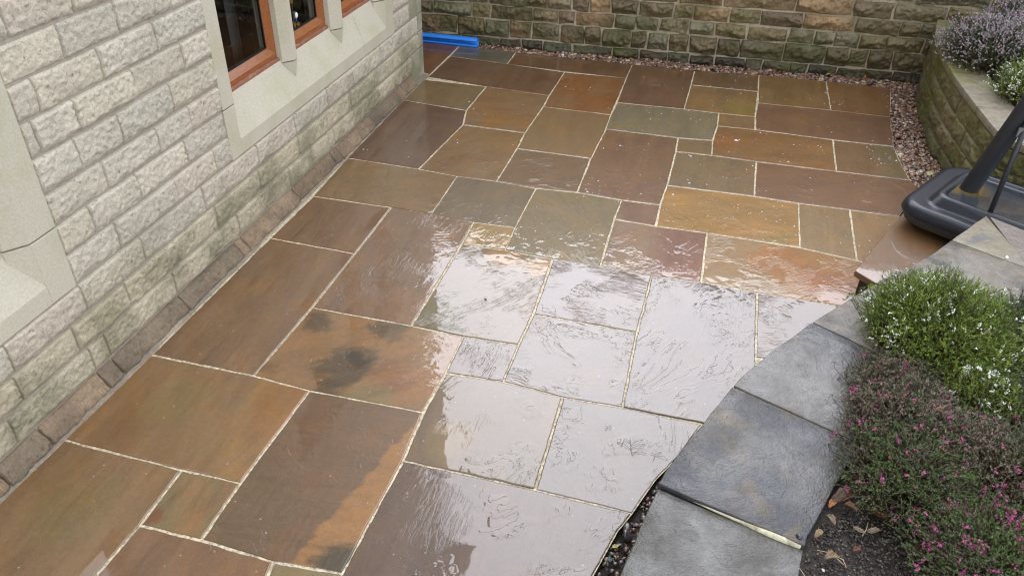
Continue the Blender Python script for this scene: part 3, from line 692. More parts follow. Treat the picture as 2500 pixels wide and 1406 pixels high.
def window(y0, y1, label, panes, parent=house):
    """stone window: sill, jambs, two mullions, lintel round brown frames; y0..y1 the outer width of the surround"""
    wroot = empty('window', (0, 0, 0), parent)
    wroot.matrix_parent_inverse = Matrix.Translation((2.67, -2.8, 0))
    wroot['label'] = label
    F0 = XW + 0.016                 # face of the dressed stone
    zs, zt = .573, 2.12             # sill underside, underside of the head
    zf, zb = .662, .892             # top of the sill's upright face, foot of the frames
    dback = .085
    W_ = y1 - y0
    fr = lambda t: y0 + t
    # sill: upright face, weathered slope, raised stools at the ends
    sb = MB().prism([(F0, zs), (F0, zf), (F0 - dback, zb), (F0 - .26, zb), (F0 - .26, zs)], 'y', y0 + .115, y0 + 1.900)
    sb.prism([(F0, zs), (F0, zf), (F0 - dback, zb), (F0 - .26, zb), (F0 - .26, zs)], 'y', y0 + 1.9035, y1 - .15)
    sb.box((F0 - .25, y0 + 1.88, zs + .02), (F0 - dback - .004, y0 + 1.93, zb - .004))
    sb.prism([(F0, zs), (F0, zf + .215), (F0 - .26, zf + .215), (F0 - .26, zs)], 'y', y0, y0 + .1148)
    sb.prism([(F0, zs), (F0, zf + .215), (F0 - .26, zf + .215), (F0 - .26, zs)], 'y', y1 - .1498, y1)
    sb.build('sill', M_ashlar, wroot, bevel=.003)
    # jambs with a splay
    for s, ya, yb in ((1, y0, y0 + .115), (-1, y1, y1 - .15)):
        q = [(F0, ya), (F0, yb), (F0 - .06, yb + s * .085), (F0 - .26, yb + s * .085), (F0 - .26, ya)]
        MB().prism([(x, y) for x, y in q], 'z', zf + .222, zt).build('jamb', M_ashlar, wroot, bevel=.003)
        # splayed stool below the jamb
        yin = yb + s * .085
        MB().add([(F0 - .002, yb, zf + .01), (F0 - .002, yb, zf + .215), (F0 - .06, yin, zf + .215), (F0 - .06, yin, zb - .07), (F0 - .2, yin, zf + .215), (F0 - .2, yb, zf + .215), (F0 - .2, yin, zb - .07), (F0 - .2, yb, zf)],
                 [(0, 1, 2, 3), (3, 2, 4, 6), (1, 5, 4, 2), (0, 7, 5, 1), (7, 6, 4, 5), (0, 3, 6, 7)]).build('stool', M_ashlar, wroot)
    iy0, iy1 = y0 + .115, y1 - .15
    pit = (iy1 - iy0) / 3
    mull = [iy0 + pit * 1.055, iy0 + pit * 2.0]
    for c in mull:
        f_, b_ = .022, .082
        q = [(F0 - .022, c - f_), (F0 - .022, c + f_), (F0 - .072, c + b_), (F0 - .26, c + b_), (F0 - .26, c - b_), (F0 - .072, c - b_)]
        MB().prism(q, 'z', zb - .012, zt).build('mullion', M_ashlar, wroot, bevel=.002)
        # stool of the mullion dying into the slope
        MB().add([(F0 - .036, c, zf + .098), (F0 - .024, c - f_, zb - .019), (F0 - .024, c + f_, zb - .019), (F0 - .074, c + b_, zb - .019), (F0 - .074, c - b_, zb - .019), (F0 - .15, c, zb - .1)],
                 [(0, 2, 1), (0, 1, 4), (0, 3, 2), (1, 2, 3, 4), (4, 5, 0), (3, 0, 5), (4, 3, 5)]).build('mullion_stool', M_ashlar, wroot)
    MB().box((F0 - .26, y0, zt + .003), (F0, y1, 2.278)).build('lintel', M_ashlar, wroot, bevel=.004)
    # frames
    edges = [(iy0 + .087, mull[0] - .083), (mull[0] + .083, mull[1] - .083), (mull[1] + .083, iy1 - .087)]
    XF = F0 - dback
    for j, (a, b_) in enumerate(edges):
        frm = empty('window_frame', (0, 0, 0), wroot)
        cz = MB().box((XF - .11, a, zb - .02), (XF - .004, b_, zb + .022))
        cz.build('cill', M_cill, wroot, bevel=.004)
        f = MB()
        w_ = .062
        x1, x0 = XF - .022, XF - .085
        z0, z1 = zb + .024, zt - .004
        gl0 = (a + w_, b_ - w_, z0 + .070, z1 - .07)
        # bevelled casement ring
        out = [(a, z0), (b_, z0), (b_, z1), (a, z1)]
        mid = [(a + .018, z0 + .026), (b_ - .018, z0 + .026), (b_ - .018, z1 - .026), (a + .018, z1 - .026)]
        inn = [(gl0[0], gl0[2]), (gl0[1], gl0[2]), (gl0[1], gl0[3]), (gl0[0], gl0[3])]
        V = [(x1, *q) for q in out] + [(x1, *q) for q in mid] + [(x1 - .028, *q) for q in inn] + [(x0, *q) for q in inn] + [(x0, *q) for q in out]
        V = [(p[0], p[1], p[2]) for p in V]
        Fc = []
        for ring in range(4):
            for k in range(4):
                Fc.append((ring * 4 + k, ring * 4 + (k + 1) % 4, ring * 4 + 4 + (k + 1) % 4, ring * 4 + 4 + k))
        f.add(V, Fc)
        bpy.data.objects.remove(frm)
        fo = f.build('window_frame', M_wood, wroot, bevel=.003)
        xg = x1 - .034
        MB().add([(xg, gl0[0] - .01, gl0[2] - .01), (xg, gl0[1] + .01, gl0[2] - .01), (xg, gl0[1] + .01, gl0[3] + .01), (xg, gl0[0] - .01, gl0[3] + .01)], [(0, 1, 2, 3)]).build('pane', M_pane, wroot)
        gk = MB()
        for (p, q) in (((gl0[0] - .004, gl0[2] - .006), (gl0[1] + .004, gl0[2] + .008)), ((gl0[1] - .006, gl0[2] + .009), (gl0[1] + .006, gl0[3])), ((gl0[0] - .006, gl0[2] + .009), (gl0[0] + .006, gl0[3]))):
            gk.box((xg + .002, p[0], p[1]), (xg + .007, q[0], q[1]))
        gk.build('gasket', M_black, wroot)
    # dark room behind
    rb = MB()
    a, b_, xa, xb, za, zz = y0 + .05, y1 - .05, F0 - .27, F0 - 2.4, .3, 2.3
    rb.add([(xa, a, za), (xb, a, za), (xb, b_, za), (xa, b_, za), (xa, a, zz), (xb, a, zz), (xb, b_, zz), (xa, b_, zz)],
           [(0, 1, 2, 3), (4, 5, 6, 7), (0, 1, 5, 4), (1, 2, 6, 5), (2, 3, 7, 6)])
    rb.build('room_interior', M_room, wroot)
    cu = MB()
    for c in (edges[0][1] - .10, edges[1][1] - .09):
        n = 14
        xs = [(F0 - .36 + .012 * math.sin(k * 1.9), c + k * .009) for k in range(n)]
        V = [(x, y, zz_) for zz_ in (.75, 2.2) for x, y in xs]
        cu.add(V, [(k, k + 1, n + k + 1, n + k) for k in range(n - 1)])
    cu.build('curtain', M_curtain, wroot, True)
    return wroot, edges, F0
M_black = plain('black_rubber', (0.012, 0.012, 0.013), .5, 60, .2, .0003)
M_room = plain('dark_room', (0.055, 0.045, 0.035), .9, 3, .3, 0)
M_curtain = plain('grey_curtain', (0.20, 0.20, 0.19), .9, 50, .15, 0)
w1, edges1, F0w = window(3.672, 6.165, 'three light mullioned window nearest the far wall', 3)
window(-0.17, 2.352, 'mullioned window of which only one end of its stone sill shows', 3)

# hanging ornament behind the middle light
M_orn = [plain('ornament_' + n, c, .35, 50, .1, 0) for n, c in (('yellow', (.62, .36, .03)), ('white', (.75, .78, .8)), ('blue', (.03, .10, .42)), ('orange', (.6, .22, .03)))]
orn = empty('window_ornament', (F0w - .155, 4.845, .985))
tag(orn, 'small yellow, white and blue ornament hanging behind the middle window light', 'ornament')
def blob(name, mat, parent, loc, r, sc=(1, 1, 1), petals=0):
    mb = MB(); nu, nv = 12, 7; V = []; F = []
    for j in range(nv + 1):
        for k in range(nu):
            a = 2 * math.pi * k / nu; t = math.pi * j / nv
            q = r * (1 + (.35 * math.cos(petals * a) if petals else 0))
            V.append((q * math.sin(t) * math.cos(a) * sc[1], q * math.sin(t) * math.sin(a) * sc[0], r * math.cos(t) * sc[2]))
    V = [(v[2] * .5, v[0], v[1]) for v in V] if petals else V
    F = [(j * nu + k, j * nu + (k + 1) % nu, (j + 1) * nu + (k + 1) % nu, (j + 1) * nu + k) for j in range(nv) for k in range(nu)]
    mb.add(V, F)
    return mb.build(name, mat, parent, True, loc=loc)
MB().tube([(0, 0, .42), (0, .004, .15), (0, -.01, 0)], .003, 6).build('cord', M_orn[3], orn)
blob('flower', M_orn[0], orn, (0, -.01, .19), .026, petals=5)
blob('bead', M_orn[1], orn, (0, .018, .085), .022, (1, 1, 1.2))
blob('bead', M_orn[2], orn, (0, .012, .055), .016)
blob('flower', M_orn[0], orn, (0, .045, .012), .022, petals=5)
blob('flower', M_orn[0], orn, (0, 0.0, .022), .018, petals=5)
blob('bead', M_orn[2], orn, (0, .05, -.035), .022, (1.4, .8, .8))
MB().tube([(0, -.01, 0), (0, .01, -.06), (0, -.01, -.075)], .005, 6).build('stalk', M_orn[3], orn)

# ------------------------------------------------------------------ back wall
def byy(x): return 7.955 + 0.062 * x
BN = np.array([0.062, -1.0]) / math.hypot(.062, 1)
def bmap(s, z, h): return np.stack([s + BN[0] * h, byy(s) + BN[1] * h, z], 1)
ZB = [-.05, 0.08, 0.262, 0.402, 0.550, 0.705, 0.86, 1.0, 1.16, 1.31, 1.47, 1.62, 1.78, 1.93, 2.09, 2.25, 2.42]
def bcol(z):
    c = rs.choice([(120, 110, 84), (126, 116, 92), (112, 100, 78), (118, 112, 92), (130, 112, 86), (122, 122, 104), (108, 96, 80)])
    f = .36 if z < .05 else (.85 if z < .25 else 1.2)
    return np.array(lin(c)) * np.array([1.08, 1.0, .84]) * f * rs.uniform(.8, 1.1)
bb = []
for k in range(len(ZB) - 1):
    x = -6.0 + rs.uniform(0, .2)
    while x < 5.6:
        wd = rs.choice([rs.uniform(.16, .26), rs.uniform(.26, .46)]) if k not in (4, 5) else rs.uniform(.35, .66)
        near = x > -3.4 and x < 3 and k < 6
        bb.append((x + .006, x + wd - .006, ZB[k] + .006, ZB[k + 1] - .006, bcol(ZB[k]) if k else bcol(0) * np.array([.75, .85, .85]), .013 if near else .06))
        x += wd
bw = empty('boundary_wall', (0, 7.95, 0))
tag(bw, 'tall mossy rock-faced stone wall with pale joints closing the yard behind the paving', 'wall')
Vb, Fb, Cb = stones(bb, bmap, .085, 21, facets=4, rough=.036, wt=.008, wb=.010, ws=.010, fs=.8, lean=.1, peak=(.45, .40), top=.80, under=.05, floor_=.10, warp=.026, var=(.5, 1.4))
Vb[:, 1] -= 7.95
me = mesh_np('stone_courses', Vb, Fb); setcol(me, Cb); obj('stone_courses', me, M_mossy, bw)
q = MB()
q.add([(-6, byy(-6) - 7.95, -.06), (5.6, byy(5.6) - 7.95, -.06), (5.6, byy(5.6) - 7.95, 2.42), (-6, byy(-6) - 7.95, 2.42)], [(0, 1, 2, 3)])
q.add([(-6, byy(-6) - 7.55, -.06), (5.6, byy(5.6) - 7.55, -.06), (5.6, byy(5.6) - 7.55, 2.42), (-6, byy(-6) - 7.55, 2.42)], [(3, 2, 1, 0)])
q.build('mortar', M_mort_b, bw)
MB().add([(-6, byy(-6) - 8.0, 2.42), (5.6, byy(5.6) - 8.0, 2.42), (5.6, byy(5.6) - 7.5, 2.42), (-6, byy(-6) - 7.5, 2.42), (-6, byy(-6) - 8.0, 2.5), (5.6, byy(5.6) - 8.0, 2.5), (5.6, byy(5.6) - 7.5, 2.5), (-6, byy(-6) - 7.5, 2.5)],
         [(0, 3, 2, 1), (4, 5, 6, 7), (0, 1, 5, 4), (1, 2, 6, 5), (2, 3, 7, 6), (3, 0, 4, 7)]).build('coping', M_quoin, bw)


# ------------------------------------------------------------------ curved path helper
def smooth_path(pts, n=10):
    P = [np.array(p, float) for p in pts]
    P = [2 * P[0] - P[1]] + P + [2 * P[-1] - P[-2]]
    out = []
    for i in range(1, len(P) - 2):
        for t in np.linspace(0, 1, n, endpoint=False):
            out.append(.5 * ((2 * P[i]) + (-P[i - 1] + P[i + 1]) * t + (2 * P[i - 1] - 5 * P[i] + 4 * P[i + 1] - P[i + 2]) * t * t + (-P[i - 1] + 3 * P[i] - 3 * P[i + 1] + P[i + 2]) * t ** 3))
    out.append(P[-2])
    return np.array(out)


class Path:
    """arc-length path; side=+1 puts the outward normal to the left of travel"""
    def __init__(s, P, side):
        s.P = P; d = np.linalg.norm(np.diff(P, axis=0), axis=1)
        s.s = np.concatenate([[0], np.cumsum(d)]); s.L = s.s[-1]
        t = np.gradient(P, axis=0); t /= np.linalg.norm(t, axis=1)[:, None]
        s.N = np.stack([-t[:, 1], t[:, 0]], 1) * side
    def at(s, q, h=0.0):
        x = np.interp(q, s.s, s.P[:, 0]); y = np.interp(q, s.s, s.P[:, 1])
        nx = np.interp(q, s.s, s.N[:, 0]); ny = np.interp(q, s.s, s.N[:, 1])
        l = np.hypot(nx, ny)
        return x + nx / l * h, y + ny / l * h
    def map(s):
        def f(q, z, h):
            x, y = s.at(q, h)
            return np.stack([x, y, z], 1)
        return f
    def sheet(s, z0, z1, h=0.0, n=80):
        q = np.linspace(0, s.L, n); x, y = s.at(q, h)
        V = [(a, b, z0) for a, b in zip(x, y)] + [(a, b, z1) for a, b in zip(x, y)]
        return V, [(i, i + 1, n + i + 1, n + i) for i in range(n - 1)]


def coping_stone(name, path, a, b, w_in, over, z, th, mat, parent, skew0=0.0, skew1=0.0, edge=.006, w1=None):
    """flat stone following the path from a to b: over beyond the path, w_in behind it"""
    n = max(3, int((b - a) / .06)); w1 = w1 if w1 is not None else w_in
    V = []; rows = []
    cols = np.linspace(0, 1, 9)
    for i in range(n + 1):
        t = i / n
        for c in cols:
            qq = a + (b - a) * t + (skew0 * (1 - t) + skew1 * t) * c
            hh = over - (over + w_in + (w1 - w_in) * t) * c
            jit = (float(vnoise(np.array([qq * 18.]), np.array([a * 3.1 + 40 * c]))[0]) - .5) * edge if c in (0, 1) else 0
            x, y = path.at(np.array([qq]), hh + jit)
            zz = z + (float(fbm(np.array([x[0] * 5]), np.array([y[0] * 5]), a)[0]) - .45) * .006
            V.append((x[0], y[0], zz))
    m = len(cols)
    F = [(i * m + j, i * m + j + 1, (i + 1) * m + j + 1, (i + 1) * m + j) for i in range(n) for j in range(m - 1)]
    nb = len(V)
    V += [(x, y, z - th) for x, y, _ in V]
    F += [(f[3] + nb, f[2] + nb, f[1] + nb, f[0] + nb) for f in F[:]]
    rim = [i * m for i in range(n + 1)] + [n * m + j for j in range(1, m)] + [i * m + m - 1 for i in range(n - 1, -1, -1)] + [j for j in range(m - 2, 0, -1)]
    F += [(rim[k], rim[(k + 1) % len(rim)], rim[(k + 1) % len(rim)] + nb, rim[k] + nb) for k in range(len(rim))]
    return MB().add(V, F).build(name, mat, parent, True, bevel=.004)


# ------------------------------------------------------------------ curved bed wall (far end)
CZ = 0.60
cw = Path(smooth_path([(1.87, 8.05), (1.79, 7.6), (1.755, 7.14), (1.755, 6.59), (1.775, 6.25), (1.82, 5.75), (1.86, 5.47), (1.98, 5.30), (2.3, 5.12), (2.9, 4.92), (3.4, 4.85)]), -1)
cb = []
zz = [-.05, .10, .245, .385, .545]
def ccol(z):
    c = rs.choice([(112, 104, 72), (104, 98, 66), (122, 110, 80), (108, 106, 78), (96, 90, 62)])
    return np.array(lin(c)) * (.65 if z < .05 else 1.0) * rs.uniform(.85, 1.15)
for k in range(4):
    s_ = rs.uniform(0, .1)
    while s_ < cw.L - .1:
        wd = min(rs.uniform(.26, .50), cw.L - s_)
        cb.append((s_ + .004, s_ + wd - .004, zz[k] + .004, zz[k + 1] - .004, ccol(zz[k]), .013)); s_ += wd
bedw = empty('garden_bed_wall', (1.8, 6.6, 0))
tag(bedw, 'low curved mossy stone wall holding up the planted bed in the far corner', 'wall')
Vc, Fc, Cc = stones(cb, cw.map(), .050, 31, facets=4, rough=.020, wt=.008, wb=.010, ws=.008, fs=.7, lean=.1, peak=(.35, .3), top=.55, under=.3, floor_=.15, warp=.016, var=(.6, 1.3))
Vc -= np.array([1.8, 6.6, 0])
me = mesh_np('stone_courses', Vc, Fc); setcol(me, Cc)
M_mossy2 = stone_mat('green_stone', moss=(0.105, 0.105, 0.018), moss_z=(0.3, 1.6), moss_amt=0.8, pit=0.007, dark=0.5, gloss=0.6, bscale=45.0)
obj('stone_courses', me, M_mossy2, bedw)
V, F = cw.sheet(-.06, .55, .002)
o = MB().add(V, F).build('mortar', M_mort_c, bedw, True); o.matrix_parent_inverse = Matrix.Translation((-1.8, -6.6, 0))
M_cop2 = plain('bed_coping', (0.20, 0.175, 0.125), .6, 22, .35, .004, (0.16, 0.155, 0.05), 1.9, .9, (.40, .62))
s_ = 0.02
for ln in (.62, .80, .72, .60, .5, .6):
    if s_ > cw.L - .1: break
    e = min(s_ + ln, cw.L)
    o = coping_stone('coping_stone', cw, s_ + .003, e - .003, .23, .030, CZ, .052, M_cop2, bedw); o.matrix_parent_inverse = Matrix.Translation((-1.8, -6.6, 0))
    s_ = e
# soil of that bed
q = np.linspace(0, cw.L, 40); bx, by = cw.at(q, -.2)
poly = [(a, b, .555) for a, b in zip(bx, by)] + [(5.5, 4.9, .555), (5.5, 8.2, .555)]
M_soil = None
def soil_mat():
    m, b = newmat('wet_soil')
    pos = b.n('TexCoord').outputs['Object']
    n = b.noise(pos, 40.0, 6.0, .7); n2 = b.noise(pos, 9.0, 4.0, .6); v = b.n('TexVoronoi', {'Vector': pos, 'Scale': 75.0})
    c = b.mix(b.step(n, .3, .7), (.010, .008, .006), (.050, .038, .028))
    c = b.mix(b.m('MULTIPLY', b.step(v.outputs['Distance'], .28, .1), b.m('GREATER_THAN', b.n('SeparateColor', {0: v.outputs['Color']}).outputs[0], .8)), c, (.10, .085, .07))
    h = b.m('ADD', b.m('MULTIPLY', n, .02), b.m('MULTIPLY', v.outputs['Distance'], .006))
    bsdf(b, Base_Color=c, Roughness=.6, Normal=b.bump(h))
    return m
M_soil = soil_mat()
tag(MB().add(poly, [tuple(range(len(poly)))]).build('bed_soil', M_soil), 'dark soil of the raised bed in the far corner', 'soil', kind='structure')

# ------------------------------------------------------------------ near planter
PZ = 0.50
pe = [(-.32, .2), (-.17, .9)] + [tuple(g(*p, PZ)[:2]) for p in [(1511, 1406), (1608, 1182), (1661, 1101), (1790, 943), (1833, 900), (1984, 787), (2142, 690), (2245, 640)]] + [(1.59, 4.45)]
pp1 = Path(smooth_path(pe, 8), 1)
def s_of(p):
    d = np.linalg.norm(pp1.P - np.array(p[:2]), axis=1); return pp1.s[int(d.argmin())]
planter = empty('planter_wall', (.5, 2.5, 0))
tag(planter, 'raised planter wall topped with dark wet flagstone coping beside the paving', 'wall')
PI = Matrix.Translation((-.5, -2.5, 0))
pbk = []
zz = [-.05, .11, .28, .44]
inner = Path(pp1.P - pp1.N * .045, 1)
for k in range(3):
    s_ = rs.uniform(0, .1)
    while s_ < inner.L - .05:
        wd = min(rs.uniform(.22, .4), inner.L - s_)
        pbk.append((s_ + .004, s_ + wd - .004, zz[k] + .004, zz[k + 1] - .004, ccol(.1), .025)); s_ += wd
# return face towards the step
ret = Path(np.array([(1.575 + .57 * t, 4.40 - .40 * t) for t in np.linspace(0, 3, 24)]), 1)
Vp, Fp, Cp = stones(pbk, inner.map(), .025, 41)
rbk = []
for k in range(3):
    s_ = 0
    while s_ < ret.L - .05:
        wd = min(rs.uniform(.22, .4), ret.L - s_)
        rbk.append((s_ + .004, s_ + wd - .004, zz[k] + .004, zz[k + 1] - .004, ccol(.1), .03)); s_ += wd
V2, F2, C2 = stones(rbk, ret.map(), .02, 43)
Vp, Fp, Cp = np.concatenate([Vp, V2]), np.concatenate([Fp, F2 + len(Vp)]), np.concatenate([Cp, C2])
Vp -= np.array([.5, 2.5, 0])
me = mesh_np('stone_courses', Vp, Fp); setcol(me, Cp); obj('stone_courses', me, M_mossy, planter)
V, F = inner.sheet(-.06, .45, .002)
mb = MB().add(V, F); V, F = ret.sheet(-.06, .45, .002); mb.add(V, F)
mb.build('mortar', M_mort_b, planter, True).matrix_parent_inverse = PI


def cop_mat(name, A, B, C, seed, wet=1.0):
    m, b = newmat(name)
    pos = b.vm('ADD', b.n('TexCoord').outputs['Object'], (seed * 2.3, seed, 0))
    n1 = b.noise(pos, 3.0, 4.0, .6, .4); n2 = b.noise(pos, 28.0, 6.0, .65); n3 = b.noise(pos, 130.0, 3.0)
    c = b.mix(b.step(n1, .44, .60), A, B)
    c = b.mix(b.m('MULTIPLY', b.step(b.noise(pos, 6.0, 5.0, .65, .5), .52, .66), .7), c, C)
    sc = b.vm('SCALE', c); b.put(sc.node.inputs['Scale'], b.lin(n2, .25, .75, .72, 1.28))
    t = b.m('MULTIPLY', b.noise(pos, 3.0, 5.0, .6, .9), 8.0)
    terr = b.m('MULTIPLY', b.m('SUBTRACT', b.step(b.m('FRACT', t), 0.0, .08), b.m('MULTIPLY', b.m('FRACT', t), .7)), .0007)
    h = b.m('ADD', b.m('ADD', terr, b.m('ADD', b.m('MULTIPLY', n2, .0045), b.m('MULTIPLY', b.noise(b.mapv(pos, 1.0, (1.0, .3, 1.0)), 16.0, 5.0, .6, .5), .0060))), b.m('MULTIPLY', n3, .0024))
    nn = b.bump(h)
    bsdf(b, Base_Color=sc, Roughness=.42, Normal=nn, Coat_Weight=b.m('MULTIPLY', b.lin(b.noise(pos, 4.0, 4.0, .6), .42, .58, .05, 1.0, ), wet * .75), Coat_Roughness=.07, Coat_IOR=1.4, Coat_Normal=nn)
    return m
SLATE, BLUEG, TANC = (.042, .039, .030), (.029, .030, .034), (.088, .063, .032)
J = [s_of(g(*p, PZ)) for p in [(1609, 1183), (1789, 943), (1985, 787)]]
J = [0.1, J[0] - .82] + J + [J[2] + .52, pp1.L - .42, pp1.L + .0]
def skew_of(Jk, pin):
    x, y = pp1.at(np.array([Jk])); x2, y2 = pp1.at(np.array([Jk + .01]))
    t = np.array([x2[0] - x[0], y2[0] - y[0]]); t /= np.linalg.norm(t); nn = np.array([-t[1], t[0]])
    d = np.array(pin[:2]) - np.array([x[0], y[0]])
    return float(d @ t / -(d @ nn)) * WIN_
WIN_ = .515
sk = [skew_of(j_, g(*p_, PZ)) for j_, p_ in zip(J[2:5], [(1964, 1337), (2034, 1054), (2074, 830)])]
skews = [0, sk[0] * .8] + sk + [sk[2], sk[2] * 1.1, -.48]
PIobj = []
for k in range(len(J) - 1):
    col = [(SLATE, BLUEG, TANC), (SLATE, (.10, .10, .09), (.12, .115, .10)), (SLATE, BLUEG, TANC), ((.095, .09, .08), BLUEG, TANC), ((.13, .11, .085), SLATE, TANC), ((.13, .11, .08), SLATE, TANC), ((.17, .145, .09), (.10, .098, .09), (.19, .16, .10))][k]
    lowz = PZ - (.018 if k == 1 else 0) + (.002 * (k % 2))
    o = coping_stone('coping_stone', pp1, J[k] + .0035, J[k + 1] - .0035, WIN_, 0.0, lowz, .05, cop_mat('flagstone_coping', *col, seed=k * 1.7), planter, skews[k], skews[k + 1])
    o.matrix_parent_inverse = PI
coping_stone('joint_mortar', pp1, J[2] + .03, pp1.L - .01, WIN_ - .02, -.012, PZ - .007, .02, M_joint, planter, sk[0], -.45).matrix_parent_inverse = PI
# second coping run along the return
for q, mm in (([(1.607, 4.443), (2.26, 3.985), (1.96, 3.44), (1.705, 3.80)], cop_mat('flagstone_coping', (.13, .105, .08), SLATE, TANC, 9.1)), ([(2.266, 3.98), (3.0, 3.46), (2.7, 3.0), (1.965, 3.436)], cop_mat('flagstone_coping', SLATE, (.12, .10, .08), TANC, 11.1))):
    MB().prism(q, 'z', PZ - .05, PZ + .002).build('coping_stone', mm, planter, bevel=.004).matrix_parent_inverse = PI
# mortar under the joint that gapes
a0, a1 = g(1655, 1203, PZ - .016), g(1955, 1332, PZ - .016)
MB().tube([tuple(a0 + (a1 - a0) * t + np.array([0, -.004, .0])) for t in np.linspace(0, 1, 9)], [.004, .005, .007, .008, .009, .012, .015, .015, .01], 8).build('joint_mortar', plain('pale_mortar', (.55, .52, .36), .8, 60, .25, .003, (.12, .12, .05), 12.0), planter, True).matrix_parent_inverse = PI
# soil in the planter
si = Path(pp1.P - pp1.N * .40, 1)
nx, ny = 90, 90
xs, ys_ = np.linspace(-.1, 4.2, nx), np.linspace(.2, 4.35, ny)
X, Y = np.meshgrid(xs, ys_)
Zs = .462 + .035 * (fbm(X * 6, Y * 6, 1.2) - .45)
idx = np.arange(nx * ny).reshape(ny, nx)
Fq = np.stack([idx[:-1, :-1].ravel(), idx[:-1, 1:].ravel(), idx[1:, 1:].ravel(), idx[1:, :-1].ravel()], 1)
ed = lambda y: np.interp(y, pp1.P[:, 1], pp1.P[:, 0])
cx, cyy = X[:-1, :-1].ravel() + .024, Y[:-1, :-1].ravel() + .02
keep = (cx > ed(cyy) + .10) & (cyy < 4.40 - .70 * (cx - 1.575) - .12)
me = mesh_np('planter_soil', np.stack([X.ravel(), Y.ravel(), Zs.ravel()], 1), Fq[keep])
tag(obj('planter_soil', me, M_soil), 'dark wet soil filling the raised planter', 'soil', kind='structure')

# ------------------------------------------------------------------ step with the hoop
SZ = 0.20
stp = [tuple(g(*p, SZ)[:2]) for p in [(2087, 660), (2194, 532)]] + [(1.55, 5.5), (1.72, 5.74), (2.0, 5.52), (3.0, 5.6), (3.2, 3.42), (1.62, 4.37), (1.15, 3.95)]
step = empty('step', (1.5, 4.6, 0))
tag(step, 'raised brown stone step carrying the black hoop base', 'step')
SI = Matrix.Translation((-1.5, -4.6, 0))
m_step = slab_mat('step_sandstone', (116, 90, 66), (122, 94, 66), BR, seed=77.0, ripple=.1, terrace=.5)
MB().prism(stp, 'z', SZ - .04, SZ).build('tread', m_step, step, bevel=.006).matrix_parent_inverse = SI
c = np.mean(stp, 0)
rp = [tuple(np.array(p) + (c - np.array(p)) / np.linalg.norm(c - np.array(p)) * .06) for p in stp]
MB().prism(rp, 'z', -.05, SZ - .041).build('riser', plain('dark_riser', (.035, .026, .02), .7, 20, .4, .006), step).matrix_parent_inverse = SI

# portable hoop base
e1 = np.array([.857, -.515]); e2 = np.array([.515, .857])
u0, u1, v0, v1 = -1.43, -.20, 4.67, 5.50
hc = (u0 + u1) / 2 * e1 + (v0 + v1) / 2 * e2
hoop = empty('basketball_hoop', (hc[0], hc[1], SZ))
tag(hoop, 'black portable basketball hoop base with a leaning post, standing on the step', 'hoop')
def rrect(l, w_, r, n=8):
    pts = []
    for sx, sy, a0 in ((1, 1, 0), (-1, 1, 90), (-1, -1, 180), (1, -1, 270)):
        for k in range(n + 1):
            a = R_(a0 + 90 * k / n)
            pts.append((sx * (l - r) + r * math.cos(a), sy * (w_ - r) + r * math.sin(a)))
    return np.array(pts)
def loft(prof, name, mat, parent, cap0=True, cap1=True, th=None):
    V = []; n = None
    for (ins, z, r) in prof:
        q = rrect((u1 - u0) / 2 - ins, (v1 - v0) / 2 - ins, max(.02, r))
        n = len(q)
        V += [tuple(q[k, 0] * e1 + q[k, 1] * e2) + (z,) for k in range(n)]
    F = [(a * n + k, a * n + (k + 1) % n, (a + 1) * n + (k + 1) % n, (a + 1) * n + k) for a in range(len(prof) - 1) for k in range(n)]
    if cap0: F.append(tuple(range(n - 1, -1, -1)))
    if cap1: F.append(tuple(range((len(prof) - 1) * n, len(prof) * n)))
    return MB().add(V, F).build(name, mat, parent, True)
M_plastic = plain('wet_black_plastic', (.010, .012, .018), .36, 90, .3, .0012, (.013, .016, .024), 4.0, .8, coat=.22, spec=.28)
M_grit = plain('grey_grit_plastic', (.050, .050, .050), .8, 160, .55, .003)
RC = .17
loft([(.20, 0.0, .08), (.19, .022, .08), (.055, .038, RC - .04), (.018, .055, RC), (.004, .10, RC), (0, .108, RC)], 'base_tray', M_grit, hoop, True, False)
loft([(-.004, .108, RC), (-.006, .116, RC), (.004, .150, RC), (.022, .172, RC - .02), (.048, .176, RC - .03), (.10, .166, RC - .06), (.118, .166, .10), (.128, .176, .10), (.150, .218, .10), (.162, .226, .09), (.178, .228, .085), (.190, .222, .08), (.215, .196, .07)],
     'base_shell', M_plastic, hoop, False, True)
def puddle_mat():
    m, b = newmat('standing_water')
    pos = b.n('TexCoord').outputs['Object']
    oc = b.vm('LENGTH', b.vm('SUBTRACT', pos, tuple(pw)), out=1)
    mk = b.step(b.m('ADD', oc, b.m('MULTIPLY', b.noise(pos, 12.0, 3.0), .10)), .20, .10)
    c = b.mix(mk, (.028, .034, .042), (.13, .085, .018))
    bsdf(b, Base_Color=c, Roughness=.1, Coat_Weight=1.0, Coat_Roughness=.02, Coat_IOR=1.6, Normal=b.bump(b.m('MULTIPLY', b.noise(pos, 14, 2.0), .002)))
    return m
pb_ = g(2366, 462, SZ + .212)
pw = Vector((pb_[0] - hc[0], pb_[1] - hc[1], .212))
M_pud = puddle_mat()
loft([(.1985, .212, .078), (.24, .212, .07)], 'standing_water', M_pud, hoop, False, True)
pt = g(2488, 290, .88)
d = pt - pb_; d /= np.linalg.norm(d)
L0 = np.array([hc[0], hc[1], SZ])
M_pole = plain('black_pole', (.016, .018, .022), .45, 60, .15, .0006)
MB().tube([tuple(pb_ - L0 - d * .03), tuple(pb_ - L0 + d * 1.3), tuple(pb_ - L0 + d * 2.4)], .054, 28).build('post', M_pole, hoop, True, bevel=.003)
sb_ = g(2414, 527, SZ + .20); stt = g(2492, 340, .80)
d2 = stt - sb_; d2 /= np.linalg.norm(d2)
